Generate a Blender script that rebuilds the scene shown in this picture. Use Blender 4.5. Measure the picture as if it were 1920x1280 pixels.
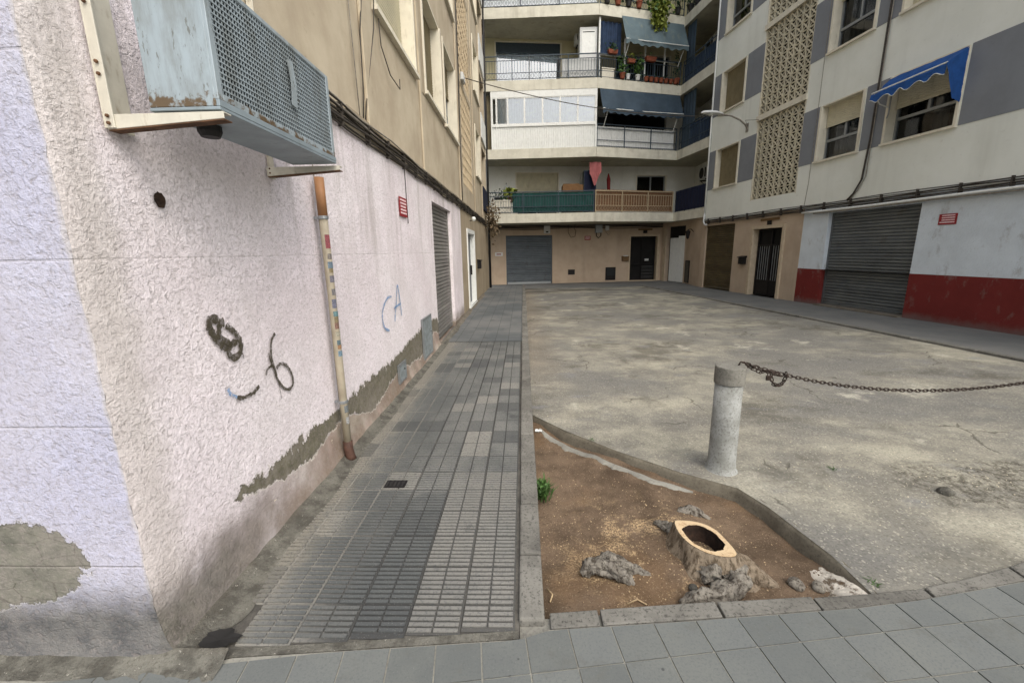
import bpy, math, random
from mathutils import Vector, Matrix, noise
R = math.radians
random.seed(11)
for o in list(bpy.data.objects):
    bpy.data.objects.remove(o, do_unlink=True)
SC = bpy.context.scene
COL = SC.collection

# ------------------------------------------------------------------ camera
cam_d = bpy.data.cameras.new('camera')
cam_d.sensor_width = 36.0
cam_d.lens = 780.0 / 1920.0 * 36.0
cam_d.clip_start = 0.05
cam_d.clip_end = 500
cam = bpy.data.objects.new('camera', cam_d)
COL.objects.link(cam)
_p, _r, _y = R(12.17), R(-1.08), R(1.7)
_f = Vector((0, math.cos(_p), -math.sin(_p)))
_rt = Vector((1, 0, 0))
_u = _rt.cross(_f)
_rt2 = math.cos(_r) * _rt + math.sin(_r) * _u
_u2 = -math.sin(_r) * _rt + math.cos(_r) * _u
_Z = Matrix.Rotation(_y, 3, 'Z')
_A, _B, _C = _Z @ _rt2, _Z @ _u2, _Z @ _f
cam.matrix_world = Matrix(((_A.x, _B.x, -_C.x, 0), (_A.y, _B.y, -_C.y, 0), (_A.z, _B.z, -_C.z, 1.7), (0, 0, 0, 1)))
SC.camera = cam

# ------------------------------------------------------------------ sky, sun, exposure
W = bpy.data.worlds.new('World')
SC.world = W
W.use_nodes = True
_nt = W.node_tree
_nt.nodes.clear()
_sky = _nt.nodes.new('ShaderNodeTexSky')
_sky.sky_type = 'NISHITA'
_sky.sun_disc = False
_sky.sun_elevation = R(48)
_sky.sun_rotation = R(148)
_sky.air_density = 1.3
_sky.dust_density = 5.0
_sky.ozone_density = 1.0
_hs = _nt.nodes.new('ShaderNodeHueSaturation')
_hs.inputs['Saturation'].default_value = 0.55
_bg = _nt.nodes.new('ShaderNodeBackground')
_bg.inputs['Strength'].default_value = 0.15
_wo = _nt.nodes.new('ShaderNodeOutputWorld')
_nt.links.new(_sky.outputs[0], _hs.inputs['Color'])
_nt.links.new(_hs.outputs[0], _bg.inputs['Color'])
_nt.links.new(_bg.outputs[0], _wo.inputs['Surface'])
_sd = bpy.data.lights.new('sun', 'SUN')
_sd.energy = 0.6
_sd.angle = R(90)
_sd.color = (1.0, 0.995, 0.975)
sun = bpy.data.objects.new('sun', _sd)
COL.objects.link(sun)
_dir = Vector((math.sin(R(148)) * math.cos(R(48)), math.cos(R(148)) * math.cos(R(48)), math.sin(R(48))))
sun.rotation_euler = _dir.to_track_quat('Z', 'Y').to_euler()
sun.location = _dir * 40
SC.view_settings.view_transform = 'Standard'
SC.view_settings.look = 'None'
SC.view_settings.exposure = 0.8
SC.view_settings.gamma = 1.0
SC.view_settings.use_curve_mapping = False

# ------------------------------------------------------------------ helpers: mesh
class MB:
    def __init__(s):
        s.v, s.f = [], []
    def add(s, vs, fs):
        k = len(s.v)
        s.v.extend(vs)
        s.f.extend([tuple(i + k for i in f) for f in fs])
        return s
    def box(s, x0, x1, y0, y1, z0, z1):
        return s.add([(x0, y0, z0), (x1, y0, z0), (x1, y1, z0), (x0, y1, z0), (x0, y0, z1), (x1, y0, z1), (x1, y1, z1), (x0, y1, z1)],
                     [(0, 3, 2, 1), (4, 5, 6, 7), (0, 1, 5, 4), (1, 2, 6, 5), (2, 3, 7, 6), (3, 0, 4, 7)])
    def bar(s, p, q, w, h=None, up=(0, 0, 1)):
        h = h or w
        p, q = Vector(p), Vector(q)
        d = (q - p).normalized()
        a = d.cross(Vector(up))
        if a.length < 1e-4:
            a = d.cross(Vector((0, 1, 0)))
        a.normalize()
        b = a.cross(d)
        vs = [e + sa * a * w / 2 + sb * b * h / 2 for e in (p, q) for sa, sb in ((-1, -1), (1, -1), (1, 1), (-1, 1))]
        return s.add([tuple(v) for v in vs], [(0, 1, 2, 3), (7, 6, 5, 4), (0, 4, 5, 1), (1, 5, 6, 2), (2, 6, 7, 3), (3, 7, 4, 0)])
    def tube(s, pts, r, n=8, cap=True):
        pts = [Vector(p) for p in pts]
        rs = r if isinstance(r, (list, tuple)) else [r] * len(pts)
        vs, fs = [], []
        a = None
        for i, p in enumerate(pts):
            d = (pts[min(i + 1, len(pts) - 1)] - pts[max(i - 1, 0)])
            if d.length < 1e-9:
                d = Vector((0, 0, 1))
            d.normalize()
            if a is None:
                a = d.cross(Vector((0.3, 0.2, 1)))
                if a.length < 1e-3:
                    a = d.cross(Vector((1, 0, 0)))
            else:
                a = a - d * a.dot(d)
            a.normalize()
            b = d.cross(a)
            for j in range(n):
                t = 2 * math.pi * j / n
                vs.append(tuple(p + rs[i] * (math.cos(t) * a + math.sin(t) * b)))
        for i in range(len(pts) - 1):
            for j in range(n):
                k = (j + 1) % n
                fs.append((i * n + j, i * n + k, (i + 1) * n + k, (i + 1) * n + j))
        if cap:
            fs.append(tuple(reversed(range(n))))
            fs.append(tuple((len(pts) - 1) * n + j for j in range(n)))
        return s.add(vs, fs)
    def lathe(s, prof, n=24, c=(0, 0, 0), cap=True):
        vs, fs = [], []
        for (r, z) in prof:
            for j in range(n):
                t = 2 * math.pi * j / n
                vs.append((c[0] + r * math.cos(t), c[1] + r * math.sin(t), c[2] + z))
        for i in range(len(prof) - 1):
            for j in range(n):
                k = (j + 1) % n
                fs.append((i * n + j, i * n + k, (i + 1) * n + k, (i + 1) * n + j))
        if cap:
            fs.append(tuple(reversed(range(n))))
            fs.append(tuple((len(prof) - 1) * n + j for j in range(n)))
        return s.add(vs, fs)
    def prism(s, poly, z0, z1):
        n = len(poly)
        vs = [(x, y, z0) for x, y in poly] + [(x, y, z1) for x, y in poly]
        fs = [tuple(reversed(range(n))), tuple(range(n, 2 * n))]
        fs += [(i, (i + 1) % n, (i + 1) % n + n, i + n) for i in range(n)]
        return s.add(vs, fs)
    def prism_y(s, prof, y0, y1):          # profile in x,z pulled along y
        n = len(prof)
        vs = [(x, y0, z) for x, z in prof] + [(x, y1, z) for x, z in prof]
        fs = [tuple(range(n)), tuple(reversed(range(n, 2 * n)))]
        fs += [(i, i + n, (i + 1) % n + n, (i + 1) % n) for i in range(n)]
        return s.add(vs, fs)
    def grid(s, fn, us, vs_):
        nu, nv = len(us), len(vs_)
        vv = [tuple(fn(u, v)) for v in vs_ for u in us]
        ff = [(j * nu + i, j * nu + i + 1, (j + 1) * nu + i + 1, (j + 1) * nu + i) for j in range(nv - 1) for i in range(nu - 1)]
        return s.add(vv, ff)
    def mesh(s, name, smooth=False):
        me = bpy.data.meshes.new(name)
        me.from_pydata([tuple(v) for v in s.v], [], s.f)
        me.update()
        if smooth:
            me.polygons.foreach_set('use_smooth', [True] * len(me.polygons))
        return me

def lin(a, b, n):
    return [a + (b - a) * i / (n - 1) for i in range(n)]

def obj(name, mb, mat, parent=None, loc=(0, 0, 0), rz=0.0, smooth=False, bev=0.0, label=None, cat=None, group=None, kind=None, seg=1):
    me = mb.mesh(name, smooth) if isinstance(mb, MB) else mb
    if mat is not None and not me.materials:
        me.materials.append(mat)
    o = bpy.data.objects.new(name, me)
    COL.objects.link(o)
    o.location = loc
    o.rotation_euler = (0, 0, rz)
    if parent is not None:
        o.parent = parent
    if bev:
        m = o.modifiers.new('bevel', 'BEVEL')
        m.width = bev
        m.segments = seg
        m.limit_method = 'ANGLE'
        m.angle_limit = R(40)
    tag(o, label, cat, group, kind)
    return o

def tag(o, label=None, cat=None, group=None, kind=None):
    if label: o['label'] = label
    if cat: o['category'] = cat
    if group: o['group'] = group
    if kind: o['kind'] = kind
    return o

def empty(name, loc=(0, 0, 0), rz=0.0, label=None, cat=None, group=None, kind=None):
    o = bpy.data.objects.new(name, None)
    COL.objects.link(o)
    o.empty_display_size = 0.2
    o.location = loc
    o.rotation_euler = (0, 0, rz)
    return tag(o, label, cat, group, kind)

# ------------------------------------------------------------------ helpers: materials
def C(r, g, b, k=1.0):
    f = lambda c: (c / 255 / 12.92 if c / 255 <= 0.04045 else ((c / 255 + 0.055) / 1.055) ** 2.4) * k
    return (f(r), f(g), f(b), 1.0)

class G:
    def __init__(s, name):
        s.mat = bpy.data.materials.new(name)
        s.mat.use_nodes = True
        s.nt = s.mat.node_tree
        s.nt.nodes.clear()
        s.o = s.nt.nodes.new('ShaderNodeOutputMaterial')
        s.b = s.nt.nodes.new('ShaderNodeBsdfPrincipled')
        s.nt.links.new(s.b.outputs[0], s.o.inputs[0])
        g = s.nt.nodes.new('ShaderNodeNewGeometry')
        s.pos = g.outputs['Position']
        s.geo = g
        sp = s.nt.nodes.new('ShaderNodeSeparateXYZ')
        s.nt.links.new(s.pos, sp.inputs[0])
        s.x, s.y, s.z = sp.outputs
    def set(s, sock, v):
        if hasattr(v, 'is_output'):
            s.nt.links.new(v, sock)
        elif v is not None:
            if sock.type == 'RGBA' and not hasattr(v, '__len__'):
                v = (v, v, v, 1)
            sock.default_value = v
    def vec(s, x, y, z):
        n = s.nt.nodes.new('ShaderNodeCombineXYZ')
        for k, v in enumerate((x, y, z)):
            s.set(n.inputs[k], v)
        return n.outputs[0]
    def scale(s, v, sc, loc=(0, 0, 0)):
        n = s.nt.nodes.new('ShaderNodeMapping')
        s.set(n.inputs['Vector'], v)
        n.inputs['Scale'].default_value = sc
        n.inputs['Location'].default_value = loc
        return n.outputs[0]
    def noise(s, sc, det=4, ro=0.55, vec=None, dist=0.0):
        n = s.nt.nodes.new('ShaderNodeTexNoise')
        s.set(n.inputs['Vector'], vec if vec is not None else s.pos)
        n.inputs['Scale'].default_value = sc
        n.inputs['Detail'].default_value = det
        n.inputs['Roughness'].default_value = ro
        n.inputs['Distortion'].default_value = dist
        return n.outputs[0]
    def vor(s, sc, feature='F1', vec=None, out='Distance', rnd=1.0):
        n = s.nt.nodes.new('ShaderNodeTexVoronoi')
        n.feature = feature
        s.set(n.inputs['Vector'], vec if vec is not None else s.pos)
        n.inputs['Scale'].default_value = sc
        n.inputs['Randomness'].default_value = rnd
        return n.outputs[out]
    def m(s, op, a, b=None, clamp=False, c=None):
        n = s.nt.nodes.new('ShaderNodeMath')
        n.operation = op
        n.use_clamp = clamp
        s.set(n.inputs[0], a)
        if b is not None: s.set(n.inputs[1], b)
        if c is not None: s.set(n.inputs[2], c)
        return n.outputs[0]
    def mr(s, v, a, b, c=0.0, d=1.0, smooth=True):
        n = s.nt.nodes.new('ShaderNodeMapRange')
        n.interpolation_type = 'SMOOTHSTEP' if smooth else 'LINEAR'
        for k, q in enumerate((v, a, b, c, d)):
            s.set(n.inputs[k], q)
        return n.outputs[0]
    def ramp(s, v, stops):
        n = s.nt.nodes.new('ShaderNodeValToRGB')
        e = n.color_ramp.elements
        while len(e) < len(stops): e.new(0.5)
        for k, (p, c) in enumerate(stops):
            e[k].position = p
            e[k].color = c if hasattr(c, '__len__') else (c, c, c, 1)
        s.set(n.inputs[0], v)
        return n.outputs[0]
    def mix(s, fac, a, b, mode='MIX'):
        n = s.nt.nodes.new('ShaderNodeMix')
        n.data_type = 'RGBA'
        n.blend_type = mode
        s.set(n.inputs[0], fac)
        s.set(n.inputs[6], a)
        s.set(n.inputs[7], b)
        return n.outputs[2]
    def rand(s):
        n = s.nt.nodes.new('ShaderNodeObjectInfo')
        return n.outputs['Random']
    def bump(s, h, st=0.5, dist=0.01, nrm=None):
        n = s.nt.nodes.new('ShaderNodeBump')
        s.set(n.inputs['Height'], h)
        s.set(n.inputs['Strength'], st)
        n.inputs['Distance'].default_value = dist
        if nrm is not None: s.set(n.inputs['Normal'], nrm)
        return n.outputs[0]
    def out(s, col, rough=0.85, nrm=None, metal=0.0, spec=0.3):
        s.set(s.b.inputs['Base Color'], col)
        s.set(s.b.inputs['Roughness'], rough)
        s.b.inputs['Metallic'].default_value = metal
        s.b.inputs['Specular IOR Level'].default_value = spec
        if nrm is not None: s.set(s.b.inputs['Normal'], nrm)
        return s.mat

def simple(name, col, rough=0.75, var=0.12, sc=6.0, bump=0.0, bsc=60.0, metal=0.0, spec=0.3, dirt=None, rnd=0.0):
    g = G(name)
    n = g.noise(sc, 5, 0.6)
    c = g.mix(g.mr(n, 0.3, 0.75), tuple(x * (1 - var) for x in col[:3]) + (1,), tuple(min(1, x * (1 + var)) for x in col[:3]) + (1,))
    if rnd:
        c = g.mix(rnd, c, g.ramp(g.rand(), [(0, 0.25), (1, 1.0)]), 'MULTIPLY')
    if dirt:
        d = g.noise(sc * 2.3, 6, 0.65, vec=g.scale(g.pos, (1, 1, 0.35), (3, 7, 1)))
        c = g.mix(g.mr(d, 0.52, 0.75, 0, dirt[1]), c, dirt[0])
    nr = g.bump(g.noise(bsc, 3), bump, 0.01) if bump else None
    return g.out(c, rough, nr, metal, spec)

M = {}
# --- rough trowelled plaster, used for the painted ground floor walls
def plaster_relief(g, st=0.9, dist=0.012, sc=1.0):
    sc = sc * 1.3
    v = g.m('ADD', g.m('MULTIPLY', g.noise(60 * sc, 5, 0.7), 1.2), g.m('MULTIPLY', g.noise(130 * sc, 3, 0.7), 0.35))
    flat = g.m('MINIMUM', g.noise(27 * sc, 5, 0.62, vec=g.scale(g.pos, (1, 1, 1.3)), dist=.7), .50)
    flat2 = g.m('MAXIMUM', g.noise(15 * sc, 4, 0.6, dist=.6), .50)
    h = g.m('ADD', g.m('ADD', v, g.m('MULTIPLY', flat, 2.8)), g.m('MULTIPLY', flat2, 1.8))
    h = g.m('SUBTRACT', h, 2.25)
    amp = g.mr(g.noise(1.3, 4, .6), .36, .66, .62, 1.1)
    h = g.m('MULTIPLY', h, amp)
    return h, g.bump(h, st, dist)

def mat_left(front):
    g = G('pink_plaster_skylit' if front else 'pink_plaster')
    h, nr = plaster_relief(g, 0.85, 0.016)
    big = g.noise(1.1, 5, 0.6)
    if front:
        base = g.mix(g.mr(big, .3, .7), C(187, 188, 209), C(197, 197, 212))  # blue skylight on the front face put into the pink wall's colour
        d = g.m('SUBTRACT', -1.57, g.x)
    else:
        base = g.mix(g.mr(big, .3, .7), C(240, 230, 235), C(244, 237, 240))
        d = g.m('SUBTRACT', g.y, 1.45)
    # bare cream mortar along the worn corner
    dj = g.m('ADD', d, g.m('MULTIPLY', g.m('SUBTRACT', g.noise(7, 4, .65), .5), 0.16 if not front else .05))
    base = g.mix(g.mr(dj, 0.10 if not front else 0.012, 0.24 if not front else 0.035, 0.5, 0), base, C(200, 194, 184))
    # specks and pits
    pit = g.mr(g.noise(52, 3, .6, dist=.8), .62, .70)
    base = g.mix(g.m('MULTIPLY', pit, .34), base, C(120, 112, 106))
    # dark run stains from above
    st = g.noise(1.0, 5, .65, vec=g.scale(g.pos, (5.5, 5.5, 0.55)))
    up = g.mr(g.z, .9, 2.5)
    base = g.mix(g.m('MULTIPLY', g.mr(st, .46, .72), g.m('MULTIPLY', up, .55)), base, C(150, 143, 134))
    jig = g.m('SUBTRACT', g.noise(5, 6, .68), .5)
    jig2 = g.m('SUBTRACT', g.noise(9, 6, .72, vec=g.scale(g.pos, (1.3, 1.3, 0.9))), .5)
    zz = g.m('ADD', g.z, g.m('MULTIPLY', jig, .30))
    if front:
        low = g.mr(zz, .18, .46, 1, 0)
        base = g.mix(g.m('MULTIPLY', low, .92), base, g.mix(g.mr(g.noise(8, 5, .65), .3, .7), C(66, 68, 65), C(112, 111, 105)))
        # big fallen patch with bare cement render
        ex = g.m('DIVIDE', g.m('ADD', g.x, 2.24), .38)
        ez = g.m('DIVIDE', g.m('SUBTRACT', g.z, .46), .215)
        rr = g.m('ADD', g.m('SQRT', g.m('ADD', g.m('MULTIPLY', ex, ex), g.m('MULTIPLY', ez, ez))), g.m('ADD', g.m('MULTIPLY', jig, 1.3), g.m('MULTIPLY', jig2, .5)))
        pm = g.mr(rr, .98, 1.01, 1, 0)
        base = g.mix(pm, base, g.mix(g.mr(g.noise(11, 6, .7), .3, .7), C(98, 98, 90), C(124, 123, 112)))
        crk = g.mr(g.vor(5.5, 'DISTANCE_TO_EDGE', vec=g.scale(g.pos, (1, 1, 2.2))), .006, .02, 1, 0)
        base = g.mix(g.m('MULTIPLY', g.m('MULTIPLY', crk, pm), .6), base, C(70, 68, 60))
        rim = g.m('SUBTRACT', g.mr(rr, 1.0, 1.05, 1, 0), pm, True)
        base = g.mix(g.m('MULTIPLY', rim, .5), base, C(226, 224, 222))
        hh = g.m('SUBTRACT', g.m('MULTIPLY', h, g.m('SUBTRACT', 1.0, g.m('MULTIPLY', pm, .6))), g.m('MULTIPLY', pm, .8))
    else:
        # lower worn skirt: cream and rosy under coat, brown damp stain
        t = g.m('DIVIDE', g.m('SUBTRACT', g.y, 1.5), 8.0)
        top = g.ramp(t, [(0, .0), (.03, .20), (.06, .44), (.13, .44), (.23, .43), (.31, .47), (.40, .46), (.48, .52), (.64, .62), (.74, .55), (.78, .20), (1, .15)])
        bot = g.ramp(t, [(0, .0), (.05, .43), (.12, .27), (.17, .26), (.23, .34), (.31, .13), (.385, .22), (.425, .28), (.575, .16), (.70, .36), (.76, .25), (1, .15)])
        jt = g.m('ADD', g.m('MULTIPLY', jig2, .30), g.m('MULTIPLY', jig, .10))
        a = g.m('SUBTRACT', g.m('SUBTRACT', top, g.z), jt)            # >0 below the top
        b = g.m('SUBTRACT', g.m('ADD', g.z, g.m('MULTIPLY', jt, .55)), bot)
        below = g.mr(a, .0, .008)
        pm = g.m('MULTIPLY', below, g.mr(b, .0, .008))
        rim = g.m('SUBTRACT', g.mr(g.m('MINIMUM', a, b), -.014, -.002), pm, True)
        rim = g.m('MULTIPLY', rim, g.mr(g.y, 1.95, 2.1))
        skirt = g.mr(g.m('SUBTRACT', g.m('ADD', g.z, g.m('MULTIPLY', jig, .12)), bot), -.01, .01, 1, 0)
        skirt = g.m('MULTIPLY', skirt, g.mr(g.y, 1.9, 3.3))
        base = g.mix(skirt, base, g.mix(g.mr(g.noise(6, 5, .6), .35, .65), C(196, 187, 172), C(186, 162, 150)))
        brn = g.m('MULTIPLY', g.mr(zz, .06, .50, 1, 0), g.mr(g.noise(2.6, 5, .62, vec=g.scale(g.pos, (1, 1, 1), (4, 0, 2))), .26, .56))
        base = g.mix(g.m('MULTIPLY', brn, .85), base, C(116, 95, 76))
        gry = g.m('MULTIPLY', g.mr(zz, .14, .40, 1, 0), g.mr(g.y, 1.7, 2.6, 1, .3))
        base = g.mix(g.m('MULTIPLY', gry, .94), base, g.mix(g.mr(g.noise(9, 6, .7), .3, .7), C(78, 77, 71), C(112, 109, 100)))
        chip = g.m('MULTIPLY', g.mr(g.noise(13, 4, .6), .70, .715), g.mr(g.z, .1, .6, 1, 0))
        base = g.mix(chip, base, C(226, 214, 192))
        base = g.mix(pm, base, g.mix(g.mr(g.noise(14, 5, .7), .35, .7), C(92, 89, 74), C(116, 112, 95)))
        base = g.mix(g.m('MULTIPLY', rim, .6), base, C(232, 226, 214))
        hh = g.m('SUBTRACT', g.m('MULTIPLY', h, g.m('SUBTRACT', 1.0, g.m('MULTIPLY', g.m('MAXIMUM', pm, skirt), .8))), g.m('MULTIPLY', pm, .9))
    # struck joint lines of the old render
    gl = 0.0
    for zc, amp in ((.45, 1 if front else .12), (1.07, 1 if front else .15), (1.70, 1), (2.36, 1 if front else .5)):
        dz = g.m('ABSOLUTE', g.m('SUBTRACT', g.m('ADD', g.z, g.m('MULTIPLY', jig, .006)), zc))
        gl = g.m('MAXIMUM', gl, g.mr(dz, .002, .0065, amp, 0))
    k = .45 if front else .25
    hh = g.m('SUBTRACT', hh, g.m('MULTIPLY', gl, k))
    base = g.mix(g.m('MULTIPLY', gl, k * .45), base, C(150, 143, 138))
    # shadow in the plaster hollows painted into the colour, plus fine speckle
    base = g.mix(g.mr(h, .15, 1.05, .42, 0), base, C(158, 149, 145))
    base = g.mix(g.mr(g.noise(85, 4, .7), .50, .66, 0, .30), base, C(132, 126, 120))
    return g.out(base, .92, g.bump(hh, 1.0, .0068), 0, .15)
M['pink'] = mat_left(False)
M['pink_skylit'] = mat_left(True)

def mat_facade(name, c1, c2, streak, sc=2.2, grain=140, st=.35, sm=.5):
    g = G(name)
    n = g.noise(sc, 6, .65)
    c = g.mix(g.mr(n, .32, .70), c1, c2)
    s_ = g.noise(1.0, 5, .6, vec=g.scale(g.pos, (1.9, 1.9, .16)))
    c = g.mix(g.mr(s_, .50, .78, 0, sm * .55), c, streak)
    sp = g.noise(9, 4, .7)
    c = g.mix(g.mr(sp, .60, .78, 0, .35), c, streak)
    return g.out(c, .9, g.bump(g.noise(grain, 3, .6), st, .006), 0, .15)
M['tan'] = mat_facade('tan_render', C(190, 179, 157), C(170, 157, 136), C(122, 110, 93), 1.3, sm=.5)
M['tan_dark'] = mat_facade('brown_render_panel', C(170, 157, 135), C(152, 139, 118), C(112, 101, 85), 1.5, sm=.5)
M['cream'] = mat_facade('cream_render', C(228, 230, 222), C(219, 221, 212), C(178, 178, 168), .9, sm=.5)
M['greypanel'] = mat_facade('grey_render_panel', C(132, 136, 141), C(124, 127, 132), C(106, 108, 112), 1.2, sm=.4)
M['trim'] = simple('cream_trim', C(214, 208, 190), .8, .06, 5, .2, 90, dirt=(C(160, 150, 128), .45))
M['peach'] = mat_facade('peach_render', C(186, 168, 148), C(174, 156, 136), C(126, 114, 100), 1.5, sm=.5)
M['white_upper'] = mat_facade('white_render', C(226, 226, 220), C(214, 214, 206), C(150, 148, 138), 1.2, sm=.4)
M['ochre_upper'] = mat_facade('ochre_render', C(196, 190, 158), C(184, 176, 144), C(150, 142, 112), 1.2, sm=.4)
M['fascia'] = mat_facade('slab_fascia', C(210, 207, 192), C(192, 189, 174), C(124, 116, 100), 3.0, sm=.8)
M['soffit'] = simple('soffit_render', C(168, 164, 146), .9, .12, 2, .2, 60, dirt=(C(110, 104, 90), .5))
M['soffit_shade'] = simple('shaded_soffit_tone', C(70, 84, 92), .85, .15, 2, .2, 60)  # shade under the wing slabs kept as a darker teal colour, unused

def mat_redwhite(name, c, grain=26):
    g = G(name)
    h, nr = plaster_relief(g, .5, .02, .8)
    n = g.noise(2, 5, .6)
    col = g.mix(g.mr(n, .3, .7), c, tuple(x * .86 for x in c[:3]) + (1,))
    col = g.mix(g.mr(g.noise(3.5, 6, .72, vec=g.scale(g.pos, (1, 1, .6), (5, 0, 3))), .54, .70, 0, .4), col, C(128, 120, 114))
    low = g.m('MULTIPLY', g.mr(g.m('ADD', g.z, g.m('MULTIPLY', g.noise(4, 5, .7), .25)), .2, .42, 1, 0), .7)
    col = g.mix(low, col, C(110, 100, 96))
    return g.out(col, .85, nr, 0, .2)
M['whitewall'] = mat_redwhite('white_textured_plaster', C(214, 222, 228))
M['redwall'] = mat_redwhite('dark_red_plaster', C(118, 46, 42))

# --- metals and small stuff
def mat_shutter(name, c, c2, rust):
    g = G(name)
    n = g.noise(1.2, 5, .6, vec=g.scale(g.pos, (1.5, 1.5, 3)))
    col = g.mix(g.mr(n, .3, .7), c, c2)
    r = g.noise(3, 6, .7)
    col = g.mix(g.mr(r, .54, .72, 0, .6), col, rust)
    col = g.mix(1.0, col, g.ramp(g.rand(), [(0, .84), (1, 1.1)]), 'MULTIPLY')
    scr = g.noise(5, 5, .75, vec=g.scale(g.pos, (1, 1, 9)))
    col = g.mix(g.mr(scr, .62, .72, 0, .5), col, C(158, 156, 150))
    return g.out(col, .5, g.bump(g.noise(40, 3), .08, .01), .35, .4)
M['shut_grey'] = mat_shutter('grey_steel_shutter', C(140, 138, 134), C(124, 122, 118), C(110, 98, 84))
M['shut_dark'] = mat_shutter('dark_steel_shutter', C(114, 117, 116), C(98, 102, 104), C(84, 80, 72))
M['shut_blue'] = mat_shutter('blue_grey_shutter', C(92, 98, 103), C(80, 87, 92), C(68, 68, 68))
M['shut_brown'] = mat_shutter('brown_steel_shutter', C(104, 92, 66), C(88, 78, 56), C(62, 54, 40))
M['black'] = simple('black_plastic', C(38, 37, 36), .6, .25, 8)
M['cable'] = simple('dusty_black_cable', C(66, 61, 55), .7, .3, 20)
M['cable_pale'] = simple('weathered_grey_cable', C(140, 134, 124), .7, .25, 20)
M['dark'] = simple('dark_interior', C(30, 29, 28), .9, .2, 3)
M['iron'] = simple('black_iron', C(34, 32, 32), .5, .2, 12, metal=.4)
M['rail_blue'] = simple('dark_blue_grey_paint', C(60, 72, 82), .5, .15, 12)
M['rail_beige'] = simple('beige_rail_paint', C(176, 160, 132), .6, .15, 12)
M['alu'] = simple('dull_aluminium', C(150, 154, 156), .4, .08, 20, metal=.6)
M['whitepaint'] = simple('white_paint', C(222, 224, 220), .5, .05, 8, dirt=(C(170, 168, 156), .35))
M['blind'] = simple('cream_roller_blind', C(196, 190, 166), .6, .08, 4, dirt=(C(150, 142, 118), .5))
M['blind_brown'] = simple('brown_roller_blind', C(128, 118, 92), .7, .12, 4, dirt=(C(98, 90, 70), .5))
M['navy'] = simple('navy_fabric', C(24, 30, 52), .85, .2, 6)
M['blue_fab'] = simple('bright_blue_canvas', C(30, 74, 134), .8, .18, 5, dirt=(C(30, 56, 104), .6))
M['hem'] = simple('grey_hem', C(196, 196, 188), .8, .1, 20)
M['green_fab'] = simple('teal_green_windbreak', C(26, 66, 62), .8, .22, 3)
M['awn_grey'] = simple('faded_blue_canvas', C(88, 104, 110), .85, .16, 2.2, dirt=(C(120, 126, 112), .6))
M['awn_blue'] = simple('slate_blue_canvas', C(56, 70, 82), .85, .16, 2.2, dirt=(C(44, 60, 76), .6))
M['curtain_blue'] = simple('deep_blue_curtain', C(36, 52, 76), .85, .25, 6)
M['terra'] = simple('terracotta', C(126, 70, 50), .85, .2, 12)
M['plas_white'] = simple('white_plastic', C(200, 202, 200), .5, .06, 12)
M['cardboard'] = simple('cardboard', C(112, 84, 56), .9, .15, 8)
M['pinkcloth'] = simple('pink_cloth', C(160, 96, 96), .9, .15, 8)
M['redcloth'] = simple('red_cloth', C(124, 42, 42), .9, .15, 8)
M['signred'] = simple('red_sign', C(140, 42, 48), .5, .08, 20)
M['signwhite'] = simple('white_lettering', C(226, 200, 200), .6, .05, 20)
M['mailbox'] = simple('brown_mailbox', C(104, 80, 50), .5, .2, 20)
M['stone_door'] = simple('pale_stone_surround', C(186, 170, 146), .8, .1, 6, .2, 60, dirt=(C(140, 122, 100), .5))
M['reed'] = simple('brown_slatted_screen', C(112, 84, 62), .85, .25, 18)
def mat_spray(name, c, lo):
    g = G(name)
    a = g.m('ADD', g.m('MULTIPLY', g.noise(60, 5, .7), .7), g.m('MULTIPLY', g.noise(15, 3, .6), .3))
    g.set(g.b.inputs['Alpha'], g.mr(a, .36, .54, lo, .95))
    return g.out(c, .85, g.bump(g.noise(60, 4, .7), .8, .01), 0, .1)
M['paint_graf'] = mat_spray('olive_black_spray', C(74, 69, 57), .35)
M['paint_blue'] = mat_spray('light_blue_spray', C(128, 158, 194), .05)

def mat_glass(name, tint, refl=1.0, ior=1.9):
    g = G(name)
    nt = g.nt
    tr = nt.nodes.new('ShaderNodeBsdfTransparent')
    tr.inputs[0].default_value = tint
    gl = nt.nodes.new('ShaderNodeBsdfGlossy')
    gl.inputs['Roughness'].default_value = .03
    gl.inputs['Color'].default_value = (refl, refl, refl, 1)
    fr = nt.nodes.new('ShaderNodeFresnel')
    fr.inputs['IOR'].default_value = ior
    nw = g.bump(g.noise(1.3, 2), .03, .05)
    nt.links.new(nw, gl.inputs['Normal'])
    mx = nt.nodes.new('ShaderNodeMixShader')
    nt.links.new(fr.outputs[0], mx.inputs[0])
    nt.links.new(tr.outputs[0], mx.inputs[1])
    nt.links.new(gl.outputs[0], mx.inputs[2])
    nt.links.new(mx.outputs[0], g.o.inputs[0])
    return g.mat
M['glass'] = mat_glass('window_glass', (.5, .53, .53, 1), .9, 1.5)
M['glass_clear'] = mat_glass('veranda_glass', (.92, .97, 1, 1), 1.0, 2.6)
M['curtain'] = simple('pale_curtain', C(232, 238, 242), .9, .1, 5)
M['curtain_grey'] = simple('grey_curtain', C(118, 122, 126), .9, .12, 5)

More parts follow.
